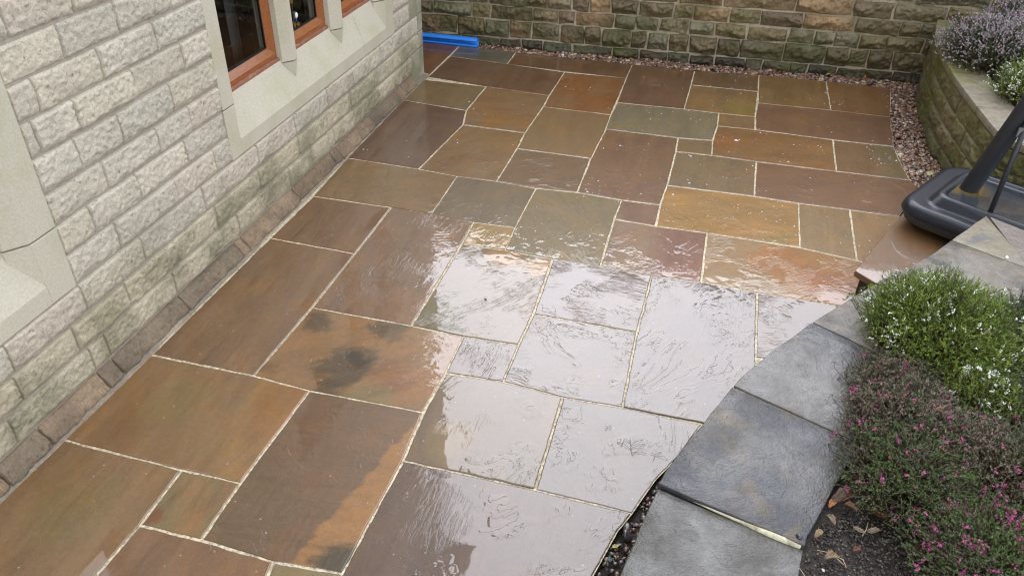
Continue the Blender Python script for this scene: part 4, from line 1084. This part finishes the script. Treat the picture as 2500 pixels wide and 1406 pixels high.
MB().tube([tuple(sb_ - L0), tuple(sb_ - L0 + d2 * .95)], .0155, 14).build('strut', M_pole, hoop, True)
MB().box((-.02, -.006, -.025), (.02, .006, .03)).build('strut_bracket', plain('steel', (.3, .3, .31), .3, 40, .1, 0, metal=.8), hoop, loc=tuple(g(2493, 325, .83) - L0))

# ------------------------------------------------------------------ blue plastic channel lying behind the house corner
M_blue = plain('blue_foam', (.025, .215, .70), .38, 30, .12, .0006)
bl = MB()
ax0, ax1 = -3.7, -2.405
prof = []
for k in range(15):
    a = R_(30 + 305 * k / 14)
    prof.append((.052 * math.cos(a - R_(0)), .052 + .052 * math.sin(a)))
inner_ = [(.62 * x, .052 + (z - .052) * .62) for x, z in prof[::-1]]
ring = prof + inner_
n = len(ring)
xs = np.linspace(ax0, ax1, 12)
V = [(x, by_ * -1, z) for x in xs for by_, z in ring]
F = [(i * n + k, i * n + (k + 1) % n, (i + 1) * n + (k + 1) % n, (i + 1) * n + k) for i in range(11) for k in range(n)] + [tuple(range(n - 1, -1, -1)), tuple(range(11 * n, 12 * n))]
nd = bl.add(V, F).build('foam_tube', M_blue, None, True, bevel=.003, loc=(0, 7.735, -.012))
nd.rotation_euler = (0, 0, .02)
tag(nd, 'bright blue slit plastic tube lying on the gravel at the foot of the wall', 'plastic tube')

# ------------------------------------------------------------------ gravel (uncountable)
def ico():
    t = (1 + 5 ** .5) / 2
    V = np.array([(-1, t, 0), (1, t, 0), (-1, -t, 0), (1, -t, 0), (0, -1, t), (0, 1, t), (0, -1, -t), (0, 1, -t), (t, 0, -1), (t, 0, 1), (-t, 0, -1), (-t, 0, 1)], float)
    F = [(0, 11, 5), (0, 5, 1), (0, 1, 7), (0, 7, 10), (0, 10, 11), (1, 5, 9), (5, 11, 4), (11, 10, 2), (10, 7, 6), (7, 1, 8), (3, 9, 4), (3, 4, 2), (3, 2, 6), (3, 6, 8), (3, 8, 9), (4, 9, 5), (2, 4, 11), (6, 2, 10), (8, 6, 7), (9, 8, 1)]
    V /= np.linalg.norm(V[0]); V = V.tolist(); cache = {}; F2 = []
    def mid(a, b):
        k = (min(a, b), max(a, b))
        if k not in cache:
            m = (np.array(V[a]) + np.array(V[b])); V.append((m / np.linalg.norm(m)).tolist()); cache[k] = len(V) - 1
        return cache[k]
    for a, b, c in F:
        ab, bc, ca = mid(a, b), mid(b, c), mid(c, a); F2 += [(a, ab, ca), (b, bc, ab), (c, ca, bc), (ab, bc, ca)]
    return np.array(V), np.array(F2)
IV, IF = ico()
def pebbles(P, size, cols, seed, flat=.6):
    r = np.random.default_rng(seed); n = len(P)
    size = np.zeros(n) + size
    sc = np.stack([size * r.uniform(.7, 1.25, n), size * r.uniform(.6, 1.0, n), size * r.uniform(.35, .75, n) * flat / .6], 1)
    a = r.uniform(0, 6.28, n); tl = r.normal(0, .35, n)
    ca, sa, ct, st_ = np.cos(a), np.sin(a), np.cos(tl), np.sin(tl)
    lump = 1 + r.normal(0, .10, (n, len(IV), 1))
    V = IV[None] * sc[:, None] * lump
    x, y, z = V[..., 0], V[..., 1], V[..., 2]
    y, z = y * ct[:, None] - z * st_[:, None], y * st_[:, None] + z * ct[:, None]
    x, y = x * ca[:, None] - y * sa[:, None], x * sa[:, None] + y * ca[:, None]
    V = np.stack([x, y, z], -1) + P[:, None]
    F = IF[None] + (np.arange(n) * len(IV))[:, None, None]
    C = np.array(cols)[r.integers(0, len(cols), n)] * r.uniform(.65, 1.25, (n, 1))
    C = np.repeat(C, len(IV), 0)
    return V.reshape(-1, 3), F.reshape(-1, 3), C
def peb_mat():
    m, b = newmat('wet_pebble')
    pos = b.n('TexCoord').outputs['Object']
    col = b.n('VertexColor', layer_name='Col').outputs[0]
    n = b.noise(pos, 90.0, 4.0)
    sc = b.vm('SCALE', col); b.put(sc.node.inputs['Scale'], b.lin(n, .25, .75, .75, 1.25))
    bsdf(b, Base_Color=sc, Roughness=.32, Coat_Weight=.6, Coat_Roughness=.08, Normal=b.bump(b.m('MULTIPLY', n, .0015)))
    return m
M_peb = peb_mat()
def scatter(poly, n, z, seed, zj=.006):
    r = np.random.default_rng(seed); poly = np.array(poly); lo, hi = poly.min(0), poly.max(0); out = []
    while len(out) < n:
        P = r.uniform(lo, hi, (n * 3, 2)); ins = np.zeros(len(P), bool)
        for (x0, y0), (x1, y1) in zip(poly, np.roll(poly, -1, 0)):
            c = ((y0 > P[:, 1]) != (y1 > P[:, 1])) & (P[:, 0] < (x1 - x0) * (P[:, 1] - y0) / (y1 - y0 + 1e-12) + x0); ins ^= c
        out += P[ins].tolist()
    P = np.array(out[:n]); return np.c_[P, z + r.uniform(-zj, zj, n)]
redc = [lin(c) for c in [(128, 98, 84), (116, 86, 74), (142, 112, 94), (108, 90, 84), (92, 72, 66), (134, 104, 78), (150, 128, 110), (84, 70, 66), (120, 84, 66)]]
redc = [tuple(f_ * x for f_, x in zip((1.02, .98, .88), c)) for c in redc] + [lin((178, 160, 138))]
strip1 = [(-3.4, 7.645), (-2.05, 7.665), (-.8, 7.70), (.4, 7.79), (1.60, 7.83), (1.62, 7.6), (1.86, 7.6), (1.88, 8.06), (.4, 7.98), (-1, 7.90), (-3.4, 7.75)]
strip2 = [tuple(g(*p)[:2]) for p in [(2177, 215), (2174, 287), (2182, 358), (2198, 395), (2223, 441), (2243, 463)]] + [(1.50, 5.3), (1.75, 5.5), (1.86, 5.66), (1.80, 5.9), (1.77, 6.25), (1.76, 6.6), (1.765, 7.1), (1.8, 7.62), (1.62, 7.62)]
Pg = np.concatenate([scatter(strip1, 3000, -.014, 1, .010), scatter(strip2, 2100, -.012, 2, .012)])
V, F, C = pebbles(Pg, .0150 * np.random.default_rng(4).lognormal(0, .28, len(Pg)), redc, 5)
me = mesh_np('gravel', V, F); setcol(me, C)
tag(obj('gravel', me, M_peb), 'reddish brown pebbles filling the strip between the paving and the walls', 'gravel', kind='stuff')
gb = MB().add([(x, y, -.030) for x, y in strip1], [tuple(range(len(strip1)))]).add([(x, y, -.034) for x, y in strip2], [tuple(range(len(strip2)))])
tag(gb.build('gravel_bed', M_ground), 'dark earth under the gravel strip', 'ground', kind='structure')
# debris strip beside the planter
strip3 = [tuple(g(*p)[:2] + np.array([.004, 0])) for p in [(1395, 1530), (1448, 1406), (1509, 1296), (1544, 1253), (1600, 1172), (1659, 1112), (1716, 1040)]] + [(.34, 2.64), (.17, 2.24), (.09, 2.0), (.02, 1.6), (-.1, 1.2)]
Pg = scatter(strip3, 420, -.030, 3, .012)
V, F, C = pebbles(Pg, .013, [tuple(.6 * t for t in c) for c in redc[:5]] + [(.02, .018, .015), (.12, .10, .06), (.05, .06, .055)], 6)
me = mesh_np('gravel', V, F); setcol(me, C)
tag(obj('gravel', me, M_peb), 'dark pebbles and leaf litter in the gap under the planter coping', 'gravel', kind='stuff')
tag(MB().add([(x, y, -.038) for x, y in strip3], [tuple(range(len(strip3)))]).build('gap_soil', M_soil), 'dark soil in the gap between paving and planter', 'soil', kind='structure')
M_crumb = fol_mat('soil_crumb') if 0 else stone_mat('soil_crumb', moss_amt=0.0, gloss=.7)
# crumbs on the planter soil
poly = [tuple(g(*p, .48)[:2]) for p in [(1960, 1390), (1990, 1290), (2060, 1230), (2200, 1290), (2330, 1440), (2100, 1600), (1940, 1500)]]
Pg = scatter(poly, 1500, .474, 8, .006)
V, F, C = pebbles(Pg, .0048, [(.028, .021, .015), (.045, .034, .025), (.065, .050, .036), (.016, .012, .010), (.10, .085, .065)], 9, .5)
me = mesh_np('soil_crumbs', V, F); setcol(me, C)
tag(obj('soil_crumbs', me, M_crumb), 'loose wet crumbs of soil on the bare patch of the planter', 'soil', kind='stuff')

# pale flecks: sky glints of drops on the far slabs, painted as white bits (uncountable)
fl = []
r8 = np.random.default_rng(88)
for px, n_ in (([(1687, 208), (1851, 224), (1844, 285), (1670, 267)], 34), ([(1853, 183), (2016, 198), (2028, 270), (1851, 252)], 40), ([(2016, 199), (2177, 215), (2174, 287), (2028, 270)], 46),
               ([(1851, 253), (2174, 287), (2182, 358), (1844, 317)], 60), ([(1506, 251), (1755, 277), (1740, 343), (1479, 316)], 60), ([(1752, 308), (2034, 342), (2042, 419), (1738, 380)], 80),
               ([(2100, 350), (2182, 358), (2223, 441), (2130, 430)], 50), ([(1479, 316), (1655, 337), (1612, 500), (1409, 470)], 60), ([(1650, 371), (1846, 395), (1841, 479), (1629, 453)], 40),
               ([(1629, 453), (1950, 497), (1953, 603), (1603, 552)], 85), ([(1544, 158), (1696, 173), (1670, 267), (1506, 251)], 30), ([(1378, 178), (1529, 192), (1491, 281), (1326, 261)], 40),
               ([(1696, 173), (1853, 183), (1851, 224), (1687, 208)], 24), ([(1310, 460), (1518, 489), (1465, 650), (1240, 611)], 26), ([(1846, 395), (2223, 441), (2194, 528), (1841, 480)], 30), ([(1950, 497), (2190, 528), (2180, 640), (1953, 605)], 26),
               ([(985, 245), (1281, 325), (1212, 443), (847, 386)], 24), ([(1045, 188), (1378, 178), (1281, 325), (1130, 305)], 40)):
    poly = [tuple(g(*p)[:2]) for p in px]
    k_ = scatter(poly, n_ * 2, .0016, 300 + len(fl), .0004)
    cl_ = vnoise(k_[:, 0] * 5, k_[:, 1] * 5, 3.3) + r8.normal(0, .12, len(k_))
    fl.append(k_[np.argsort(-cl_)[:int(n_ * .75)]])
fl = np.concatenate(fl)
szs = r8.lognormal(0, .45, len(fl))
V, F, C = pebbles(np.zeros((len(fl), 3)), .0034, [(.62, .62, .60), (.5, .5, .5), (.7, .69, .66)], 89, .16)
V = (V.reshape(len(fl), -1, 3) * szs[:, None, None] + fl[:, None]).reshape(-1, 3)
me = mesh_np('drop_glints', V, F); setcol(me, C)
tag(obj('drop_glints', me, M_peb), 'pale flecks painted as sky glints of drops on the wet far slabs', 'drop glints', kind='stuff')

# ------------------------------------------------------------------ heathers
def fol_mat(name):
    m, b = newmat(name)
    col = b.n('VertexColor', layer_name='Col').outputs[0]
    bsdf(b, Base_Color=col, Roughness=.5, Specular_IOR_Level=.35, Subsurface_Weight=0.0)
    return m
M_fol = fol_mat('heather_needles'); M_flo = fol_mat('heather_bells')
def heather(name, label, loc, R, H, N, greens, flowers, fl_frac, bells, seed, group, K_=22, tmin=.45, nl=.0085, brown=.15, squash=1.0, tilt=(0, 0), patch=.5, gain=2.1):
    r = np.random.default_rng(seed)
    root = empty(name, loc)
    tag(root, label, 'heather', group)
    th = r.uniform(0, 2 * math.pi, N); rho = np.sqrt(r.uniform(0, 1, N))
    lump = .80 + .42 * fbm(np.cos(th) * rho * 3.2 + seed, np.sin(th) * rho * 3.2, seed * 1.3, 3)
    sc = lump * r.uniform(.78, 1.16, N)
    tip = np.stack([R * rho * np.cos(th) * sc, squash * R * rho * np.sin(th) * sc, H * np.sqrt(np.maximum(.02, 1 - (.98 * rho) ** 2)) * sc + .015], 1)
    tip[:, :2] += np.array(tilt) * tip[:, 2:3]
    base = np.stack([tip[:, 0] * .62 + r.normal(0, .025, N), tip[:, 1] * .62 + r.normal(0, .025, N), np.zeros(N)], 1)
    bow = r.normal(0, .028, (N, 3)); bow[:, 2] = np.abs(bow[:, 2]) + .01
    def P(t):
        t = t[..., None]
        return base[:, None] * (1 - t) + tip[:, None] * t + bow[:, None] * (np.sin(math.pi * t))
    # needles
    t = tmin + (1 - tmin) * (1 - r.uniform(0, 1, (N, K_)) ** 1.3)
    pos = P(t)
    dr = (tip - base); dr /= np.linalg.norm(dr, axis=1)[:, None]
    dr = dr[:, None] + 0 * pos
    rv = r.normal(0, 1, pos.shape); out = rv - (rv * dr).sum(-1, keepdims=True) * dr; out /= np.linalg.norm(out, axis=-1, keepdims=True)
    nd_ = dr * .75 + out * .75 + np.array([0, 0, .15]); nd_ /= np.linalg.norm(nd_, axis=-1, keepdims=True)
    ln = nl * r.uniform(.7, 1.3, (N, K_, 1))
    sd = np.cross(nd_, r.normal(0, 1, pos.shape)); sd /= np.linalg.norm(sd, axis=-1, keepdims=True); sd *= .0011 * nl / .0085
    V = np.stack([pos - sd, pos + sd, pos + nd_ * ln], 2).reshape(-1, 3)
    F = np.arange(len(V)).reshape(-1, 3)
    g_ = np.array(greens)
    pn = fbm(tip[:, 0] * 9 + seed, tip[:, 1] * 9, 4.4, 3)
    gi = np.clip(((pn - .25) / .45 * patch + r.uniform(0, 1, N) * (1 - patch)) * len(g_), 0, len(g_) - 1).astype(int)
    C = gain * g_[gi][:, None] * r.uniform(.65, 1.35, (N, K_, 1))
    br = (t[..., None] < .45 + .55 * brown * r.uniform(.4, 1.6, (N, K_, 1)))
    C = np.where(br, np.array([.10, .075, .048]) * r.uniform(.6, 1.2, (N, K_, 1)), C)
    C = np.repeat(C.reshape(-1, 3), 3, 0)
    me = mesh_np('foliage', V, F, False); setcol(me, C); obj('foliage', me, M_fol, root)
    # woody stems
    tt = np.tile(np.linspace(.1, .97, 4), (N, 1)); sp_ = P(tt)
    s1 = np.cross(dr[:, :4], np.array([.3, .7, .2])); s1 /= np.linalg.norm(s1, axis=-1, keepdims=True)
    s2 = np.cross(dr[:, :4], s1)
    wv = .0011 * np.array([1.5, 1.2, .9, .5])[None, :, None]
    A = np.stack([sp_ + s1 * wv, sp_ - s1 * wv * .5 + s2 * wv * .87, sp_ - s1 * wv * .5 - s2 * wv * .87], 2)
    V = A.reshape(-1, 3); base_i = (np.arange(N) * 12)[:, None, None]
    q = np.array([[i * 3 + k, i * 3 + (k + 1) % 3, (i + 1) * 3 + (k + 1) % 3, (i + 1) * 3 + k] for i in range(3) for k in range(3)])
    F = (q[None] + base_i).reshape(-1, 4)
    me = mesh_np('stems', V, F, True); setcol(me, np.tile((.065, .042, .024), (len(V), 1)) * r.uniform(.6, 1.4, (len(V), 1))); obj('stems', me, M_fol, root)
    # flowers in clumps
    cn = fbm(tip[:, 0] * 30 + 20 + seed, tip[:, 1] * 30, 9.9, 2) + r.normal(0, .10, N) + .25 * tip[:, 2] / H * fl_frac
    pick = np.argsort(-cn)[:int(N * fl_frac)]
    n = len(pick)
    if n:
        tb = r.uniform(.86, 1.0, (n, bells))
        pb2 = (base[pick][:, None] * (1 - tb[..., None]) + tip[pick][:, None] * tb[..., None] + bow[pick][:, None] * np.sin(math.pi * tb[..., None]))
        rv = r.normal(0, 1, pb2.shape); rv /= np.linalg.norm(rv, axis=-1, keepdims=True)
        pb2 = pb2 + rv * .0042 + np.array([0, 0, .003])
        O = np.array([(1, 0, 0), (-1, 0, 0), (0, 1, 0), (0, -1, 0), (0, 0, 1.5), (0, 0, -1.5)]) * .0024
        V = (pb2[:, :, None] + O[None, None] * r.uniform(.8, 1.35, (n, bells, 1, 1))).reshape(-1, 3)
        f8 = np.array([(0, 2, 4), (2, 1, 4), (1, 3, 4), (3, 0, 4), (2, 0, 5), (1, 2, 5), (3, 1, 5), (0, 3, 5)])
        F = (f8[None] + (np.arange(n * bells) * 6)[:, None, None]).reshape(-1, 3)
        fc = np.array(flowers)[r.integers(0, len(flowers), (n, bells))] * r.uniform(.8, 1.15, (n, bells, 1))
        me = mesh_np('flowers', V, F, False); setcol(me, np.repeat(fc.reshape(-1, 3), 6, 0)); obj('flowers', me, M_flo, root)
    return root
GREEN = [(.040, .062, .012), (.075, .115, .018), (.110, .155, .026), (.150, .195, .036)]
DGREEN = [(.022, .036, .018), (.034, .055, .026), (.05, .08, .032), (.07, .11, .04)]
GREY = [(.115, .105, .072), (.145, .122, .090), (.085, .095, .060), (.062, .085, .042), (.13, .11, .082)]
MIX = [(.075, .068, .046), (.060, .078, .040), (.050, .085, .026), (.065, .105, .03), (.105, .090, .062)]
WHITE = [(.85, .87, .82), (.75, .80, .70), (.9, .9, .88)]
MAG = [(.50, .06, .25), (.60, .10, .34), (.42, .06, .18), (.62, .17, .40)]
PALE = [(.46, .34, .40), (.55, .42, .50), (.34, .23, .30), (.62, .54, .58)]
G1 = 'heathers in the near planter'; G2 = 'heathers in the far bed'
gz = .47
heather('heather', 'large bright green heather dotted with white flowers, spilling over the planter coping', (1.13, 3.16, gz), .345, .29, 4000, GREEN, WHITE, .06, 7, 1, G1, K_=26, nl=.0095, tilt=(-.06, -.05))
heather('heather', 'white flowered heather at the picture edge, half hidden by the largest green one', (1.62, 3.30, gz), .25, .22, 1500, DGREEN, WHITE, .06, 7, 2, G1)
heather('heather', 'small fresh green heather with a cluster of white flowers, below the large green one', (1.22, 2.78, gz), .17, .17, 1100, GREEN, WHITE, .07, 9, 3, G1)
heather('heather', 'brown thin heather touching the wet coping under the large white flowered one', (.93, 2.74, gz), .22, .13, 1300, GREY, MAG, .02, 6, 4, G1, brown=.6)
heather('heather', 'greyish brown heather with a few pink buds, edge lying on the coping', (.92, 2.50, gz), .27, .18, 1300, GREY, MAG, .045, 6, 5, G1, brown=.45)
heather('heather', 'grey green heather with scattered magenta flowers beside the bare soil', (.91, 2.24, gz), .27, .17, 1500, MIX, MAG, .05, 8, 6, G1, brown=.3)
heather('heather', 'magenta flowered heather in the middle of the planter', (1.24, 2.32, gz), .32, .19, 1600, GREY + MIX, MAG, .06, 8, 7, G1, brown=.35)
heather('heather', 'heather dense with magenta flowers next to the dead leaves on the soil', (1.14, 1.90, gz), .29, .18, 1900, MIX, MAG, .10, 9, 8, G1, brown=.3)
heather('heather', 'greener magenta heather at the bottom edge beside bare soil', (1.14, 1.60, gz), .25, .17, 1500, MIX, MAG, .06, 8, 9, G1, brown=.3)
heather('heather', 'magenta heather in the bottom corner', (1.38, 1.80, gz), .30, .18, 1900, MIX, MAG, .06, 8, 10, G1, brown=.35)
heather('heather', 'dark grey green flowerless heather between brown litter at the picture edge', (1.55, 2.72, gz), .26, .18, 1600, DGREEN + GREY[:2], MAG, .01, 5, 11, G1, brown=.3)
heather('heather', 'dull heather with a few magenta flowers at the picture edge', (1.56, 2.25, gz), .26, .17, 1600, GREY, MAG, .05, 7, 12, G1, brown=.35)
fz = .56
heather('heather', 'pale pink heather climbing against the stone wall at the back of the far bed', (2.50, 7.55, fz), .42, .40, 2300, DGREEN, PALE, .58, 8, 13, G2, K_=16, nl=.012)
heather('heather', 'pale pink heather hanging over the edge of the curved wall', (2.10, 6.95, fz), .50, .36, 3300, DGREEN, PALE, .55, 8, 14, G2, K_=16, nl=.012)
heather('heather', 'pale pink heather behind the two at the bed edge', (2.72, 6.95, fz), .40, .38, 2000, DGREEN, PALE, .40, 7, 15, G2, K_=16, nl=.012)
heather('heather', 'white flowered bright green heather nearest the hoop post in the far bed', (2.22, 6.15, fz), .33, .32, 2300, GREEN, WHITE, .22, 8, 16, G2, K_=16, nl=.012)
heather('heather', 'white and green heather in the far bed behind the hoop post', (2.75, 6.25, fz), .35, .34, 1500, GREEN, WHITE, .25, 8, 17, G2, K_=16, nl=.012)

# ------------------------------------------------------------------ leaves, twigs, crumbs
def leaf(name, label, loc, size, col, rot, seed, group='fallen leaves', curl=.35, asp=.55, cat='leaf', tilt=(0, 0)):
    r = np.random.default_rng(seed)
    n, m_ = 11, 6
    V = []
    for i in range(n):
        t = i / (n - 1)
        wd = asp * math.sin(math.pi * min(1, t * .96 + .02)) ** .75 * (1 - .25 * t) * (1 + .16 * math.sin(t * 26 + seed))
        for j in range(m_):
            s_ = (j / (m_ - 1) - .5)
            V.append(((t - .5), s_ * wd, curl * (s_ * s_ * wd * 2.2) + .10 * math.sin(t * 5 + seed) + .03 * r.normal()))
    F = [(i * m_ + j, i * m_ + j + 1, (i + 1) * m_ + j + 1, (i + 1) * m_ + j) for i in range(n - 1) for j in range(m_ - 1)]
    V = np.array(V) * size
    mb = MB().add(V, F)
    mat = plain('dead_leaf', col, .42, 120, .35, .001, tuple(c * .4 for c in col), 40.0, .7)
    o = mb.build(name, mat, None, True)
    md = o.modifiers.new('thick', 'SOLIDIFY'); md.thickness = .0012
    o.location = (loc[0], loc[1], loc[2] + .02 * size + .01); o.rotation_euler = (tilt[0], tilt[1], rot)
    return tag(o, label, cat, group)
RD, OR, YL, BRN, PB = (.30, .075, .030), (.36, .14, .04), (.40, .34, .16), (.11, .045, .020), (.23, .16, .10)
LF = [
 ((1892, 176), 0, .07, RD, .3, 'red leaf standing in the gravel left of the leaf heap by the back wall', 'fallen leaf'),
 ((1958, 166), 0, .075, RD, 1.2, 'red leaf at the top of the small leaf heap against the back wall', None),
 ((1978, 172), 0, .06, PB, .2, 'pale brown leaf in the small leaf heap against the back wall', None),
 ((1998, 178), 0, .07, RD, 2.2, 'dark red leaf lying at the end of the small leaf heap', None),
 ((2034, 184), 0, .07, (.34, .06, .02), .6, 'bright red leaf beside a yellow one on the gravel', None),
 ((2110, 190), 0, .06, OR, 1.6, 'orange leaf upright in the gravel near the wall corner', None),
 ((2022, 186), 0, .06, YL, .2, 'yellow green leaf beside the bright red one', None),
 ((1953, 177), 0, .055, (.10, .26, .03), .9, 'green leaf in front of the small leaf heap', None),
 ((1697, 150), 0, .075, OR, .2, 'single tan leaf on the gravel at the middle of the back wall', None),
 ((2215, 203), 0, .05, OR, .2, 'small orange leaf in the corner where the two walls meet', None),
 ((2268, 428), 0, .085, YL, .5, 'pale yellow leaf on the gravel behind the hoop base', None),
]
for k, (p, z, s_, c, rt, lb, _) in enumerate(LF):
    leaf('fallen_leaf', lb, g(*p, z), s_, c, rt, 50 + k, tilt=(.4 * math.sin(k * 2.1), .3 * math.cos(k * 1.7)))
LS = [((2060, 1220), .10, BRN, .5, 'large curled brown leaf under the magenta heather at the coping edge'), ((2030, 1235), .055, OR, 1.0, 'small orange leaf wedged against the coping'),
      ((2075, 1243), .06, (.20, .07, .02), -.2, 'narrow orange brown leaf in front of the large curled one'), ((2142, 1262), .075, (.17, .06, .02), -.1, 'glossy orange brown leaf lying on the soil under magenta flowers'),
      ((2095, 1300), .05, PB, -.4, 'pale shrivelled leaf on bare soil beside a straw'), ((2130, 1302), .055, PB, .3, 'pale grey leaf below the glossy orange brown one'),
      ((1997, 1308), .05, (.32, .22, .11), .9, 'torn tan leaf between coping and soil'), ((2025, 1272), .055, PB, 2.3, 'grey brown leaf fragment against the coping'),
      ((2030, 1365), .07, (.26, .17, .09), .5, 'tan leaf with straws on the bare soil'), ((2090, 1345), .04, (.18, .06, .03), .8, 'small red brown leaf on the bare soil'),
      ((2292, 1005), .05, OR, .7, 'orange leaf caught in the heather')]
for k, (p, s_, c, rt, lb) in enumerate(LS):
    zz_ = .62 if p[1] == 1005 else .485
    leaf('fallen_leaf', lb, g(*p, zz_), s_ * (.85 if k else 1.0), tuple(.75 * q for q in c), rt, 80 + k, curl=.9)
# litter in the gap
for k, (p, c, lb) in enumerate([((1502, 1337), (.42, .36, .10), 'yellow leaf scrap among the dark pebbles in the gap'), ((1488, 1368), (.03, .09, .08), 'dark green leaf scrap among the pebbles in the gap')]):
    leaf('fallen_leaf', lb, g(*p, -.02), .035, c, .8 + k, 95 + k)
M_twig = plain('dark_twig', (.085, .065, .045), .7, 60, .3, 0)
def twig(label, pix, z, rad, mat=M_twig, name='twig', group='twigs and straws'):
    mb = MB()
    for seg in pix:
        mb.tube([tuple(g(x, y, z + .003 + .006 * (j % 2))) for j, (x, y) in enumerate(seg)], rad, 5)
    return tag(mb.build(name, mat, None, True), label, 'twig', group)
twig('dark branched sprig lying on the wet pale slab by the coping', [[(1544, 1112), (1541, 1095), (1538, 1070)], [(1542, 1098), (1522, 1082), (1508, 1080)], [(1541, 1094), (1560, 1086), (1575, 1082)], [(1540, 1088), (1552, 1078), (1570, 1072)], [(1542, 1104), (1566, 1102), (1578, 1108)], [(1539, 1080), (1525, 1070), (1516, 1090)]], .001, .0008)
twig('dark sprig fragment nearer the coping edge', [[(1595, 1124), (1600, 1108), (1615, 1102)], [(1602, 1112), (1622, 1114), (1631, 1121)], [(1600, 1110), (1590, 1104)]], .001, .0008)
twig('small dark sprig above the larger branched one', [[(1478, 1050), (1486, 1040), (1492, 1036)], [(1484, 1042), (1476, 1038)], [(1488, 1048), (1494, 1042)]], .001, .0007)
M_straw = plain('straw', (.36, .28, .17), .6, 60, .2, 0)
twig('pale curved straw on the bare soil', [[(2105, 1308), (2115, 1292), (2119, 1275)]], .49, .0016, M_straw, 'straw')
twig('two pale crossed straws on the bare soil', [[(1995, 1342), (2030, 1350), (2060, 1378)], [(2035, 1355), (2058, 1365), (2066, 1385)]], .49, .0014, M_straw, 'straw')
twig('pale straw at the bottom edge by the coping', [[(1952, 1386), (1960, 1398), (1968, 1410)]], .49, .0014, M_straw, 'straw')
def pebble(label, p, z, size, col, seed, name='pebble', group='loose pebbles', cat='pebble'):
    V, F, C = pebbles(np.array([[0, 0, 0]]), size, [col], seed)
    me = mesh_np(name, V, F); setcol(me, C)
    o = obj(name, me, M_peb); o.location = g(*p, z + size * .3)
    return tag(o, label, cat, group)
pebble('white stone chip on the mortar at the foot of the house', (531, 683), 0, .012, (.75, .72, .66), 1)
pebble('white pebble on the gravel at the back wall', (1374, 135), 0, .02, (.7, .66, .6), 2)
pebble('white droppings on a coping joint of the planter', (2458, 629), PZ, .011, (.8, .8, .8), 3, 'bird_dropping', None, 'dropping')
pebble('small brown pebble lying on a long brown slab', (2030, 325), 0, .016, (.2, .13, .08), 4)
pebble('white pebble on the bare soil near the bottom edge', (2010, 1391), .48, .006, (.6, .58, .5), 5)
pebble('dark wet pebble on the corner of a coping stone', (1951, 1309), PZ, .012, (.03, .03, .035), 6)
pebble('dark speck of grit on the golden slab', (1185, 731), 0, .008, (.03, .028, .025), 7)
pebble('largest dark pebble in the gap beside the planter', (1532, 1306), -.02, .028, (.05, .045, .045), 8)
pebble('second dark pebble in the gap, nearer the paving', (1529, 1288), -.02, .025, (.07, .05, .045), 9)
# weeds on the back wall
def weed(label, p, seed):
    r = random.Random(seed)
    mb = MB()
    for k in range(9):
        a = r.uniform(-1.2, 1.2); l = r.uniform(.025, .06)
        tipv = (math.sin(a) * l * .8, -.02 - r.uniform(0, .03), math.cos(a) * l)
        mb.add([(-.004, 0, 0), (.004, 0, 0), (tipv[0] + .004, tipv[1], tipv[2] * .7), tipv, (tipv[0] - .004, tipv[1], tipv[2] * .7)], [(0, 1, 2, 3, 4)])
    o = mb.build('weed', plain('weed_green', (.12, .15, .05), .6, 40, .3, 0), None)
    md = o.modifiers.new('thick', 'SOLIDIFY'); md.thickness = .001
    o.location = p + (0,) if len(p) == 2 else p
    return tag(o, label, 'weed')
weed('tuft of weed growing from the lowest course of the back wall', (-2.07, 7.775, .045), 1)
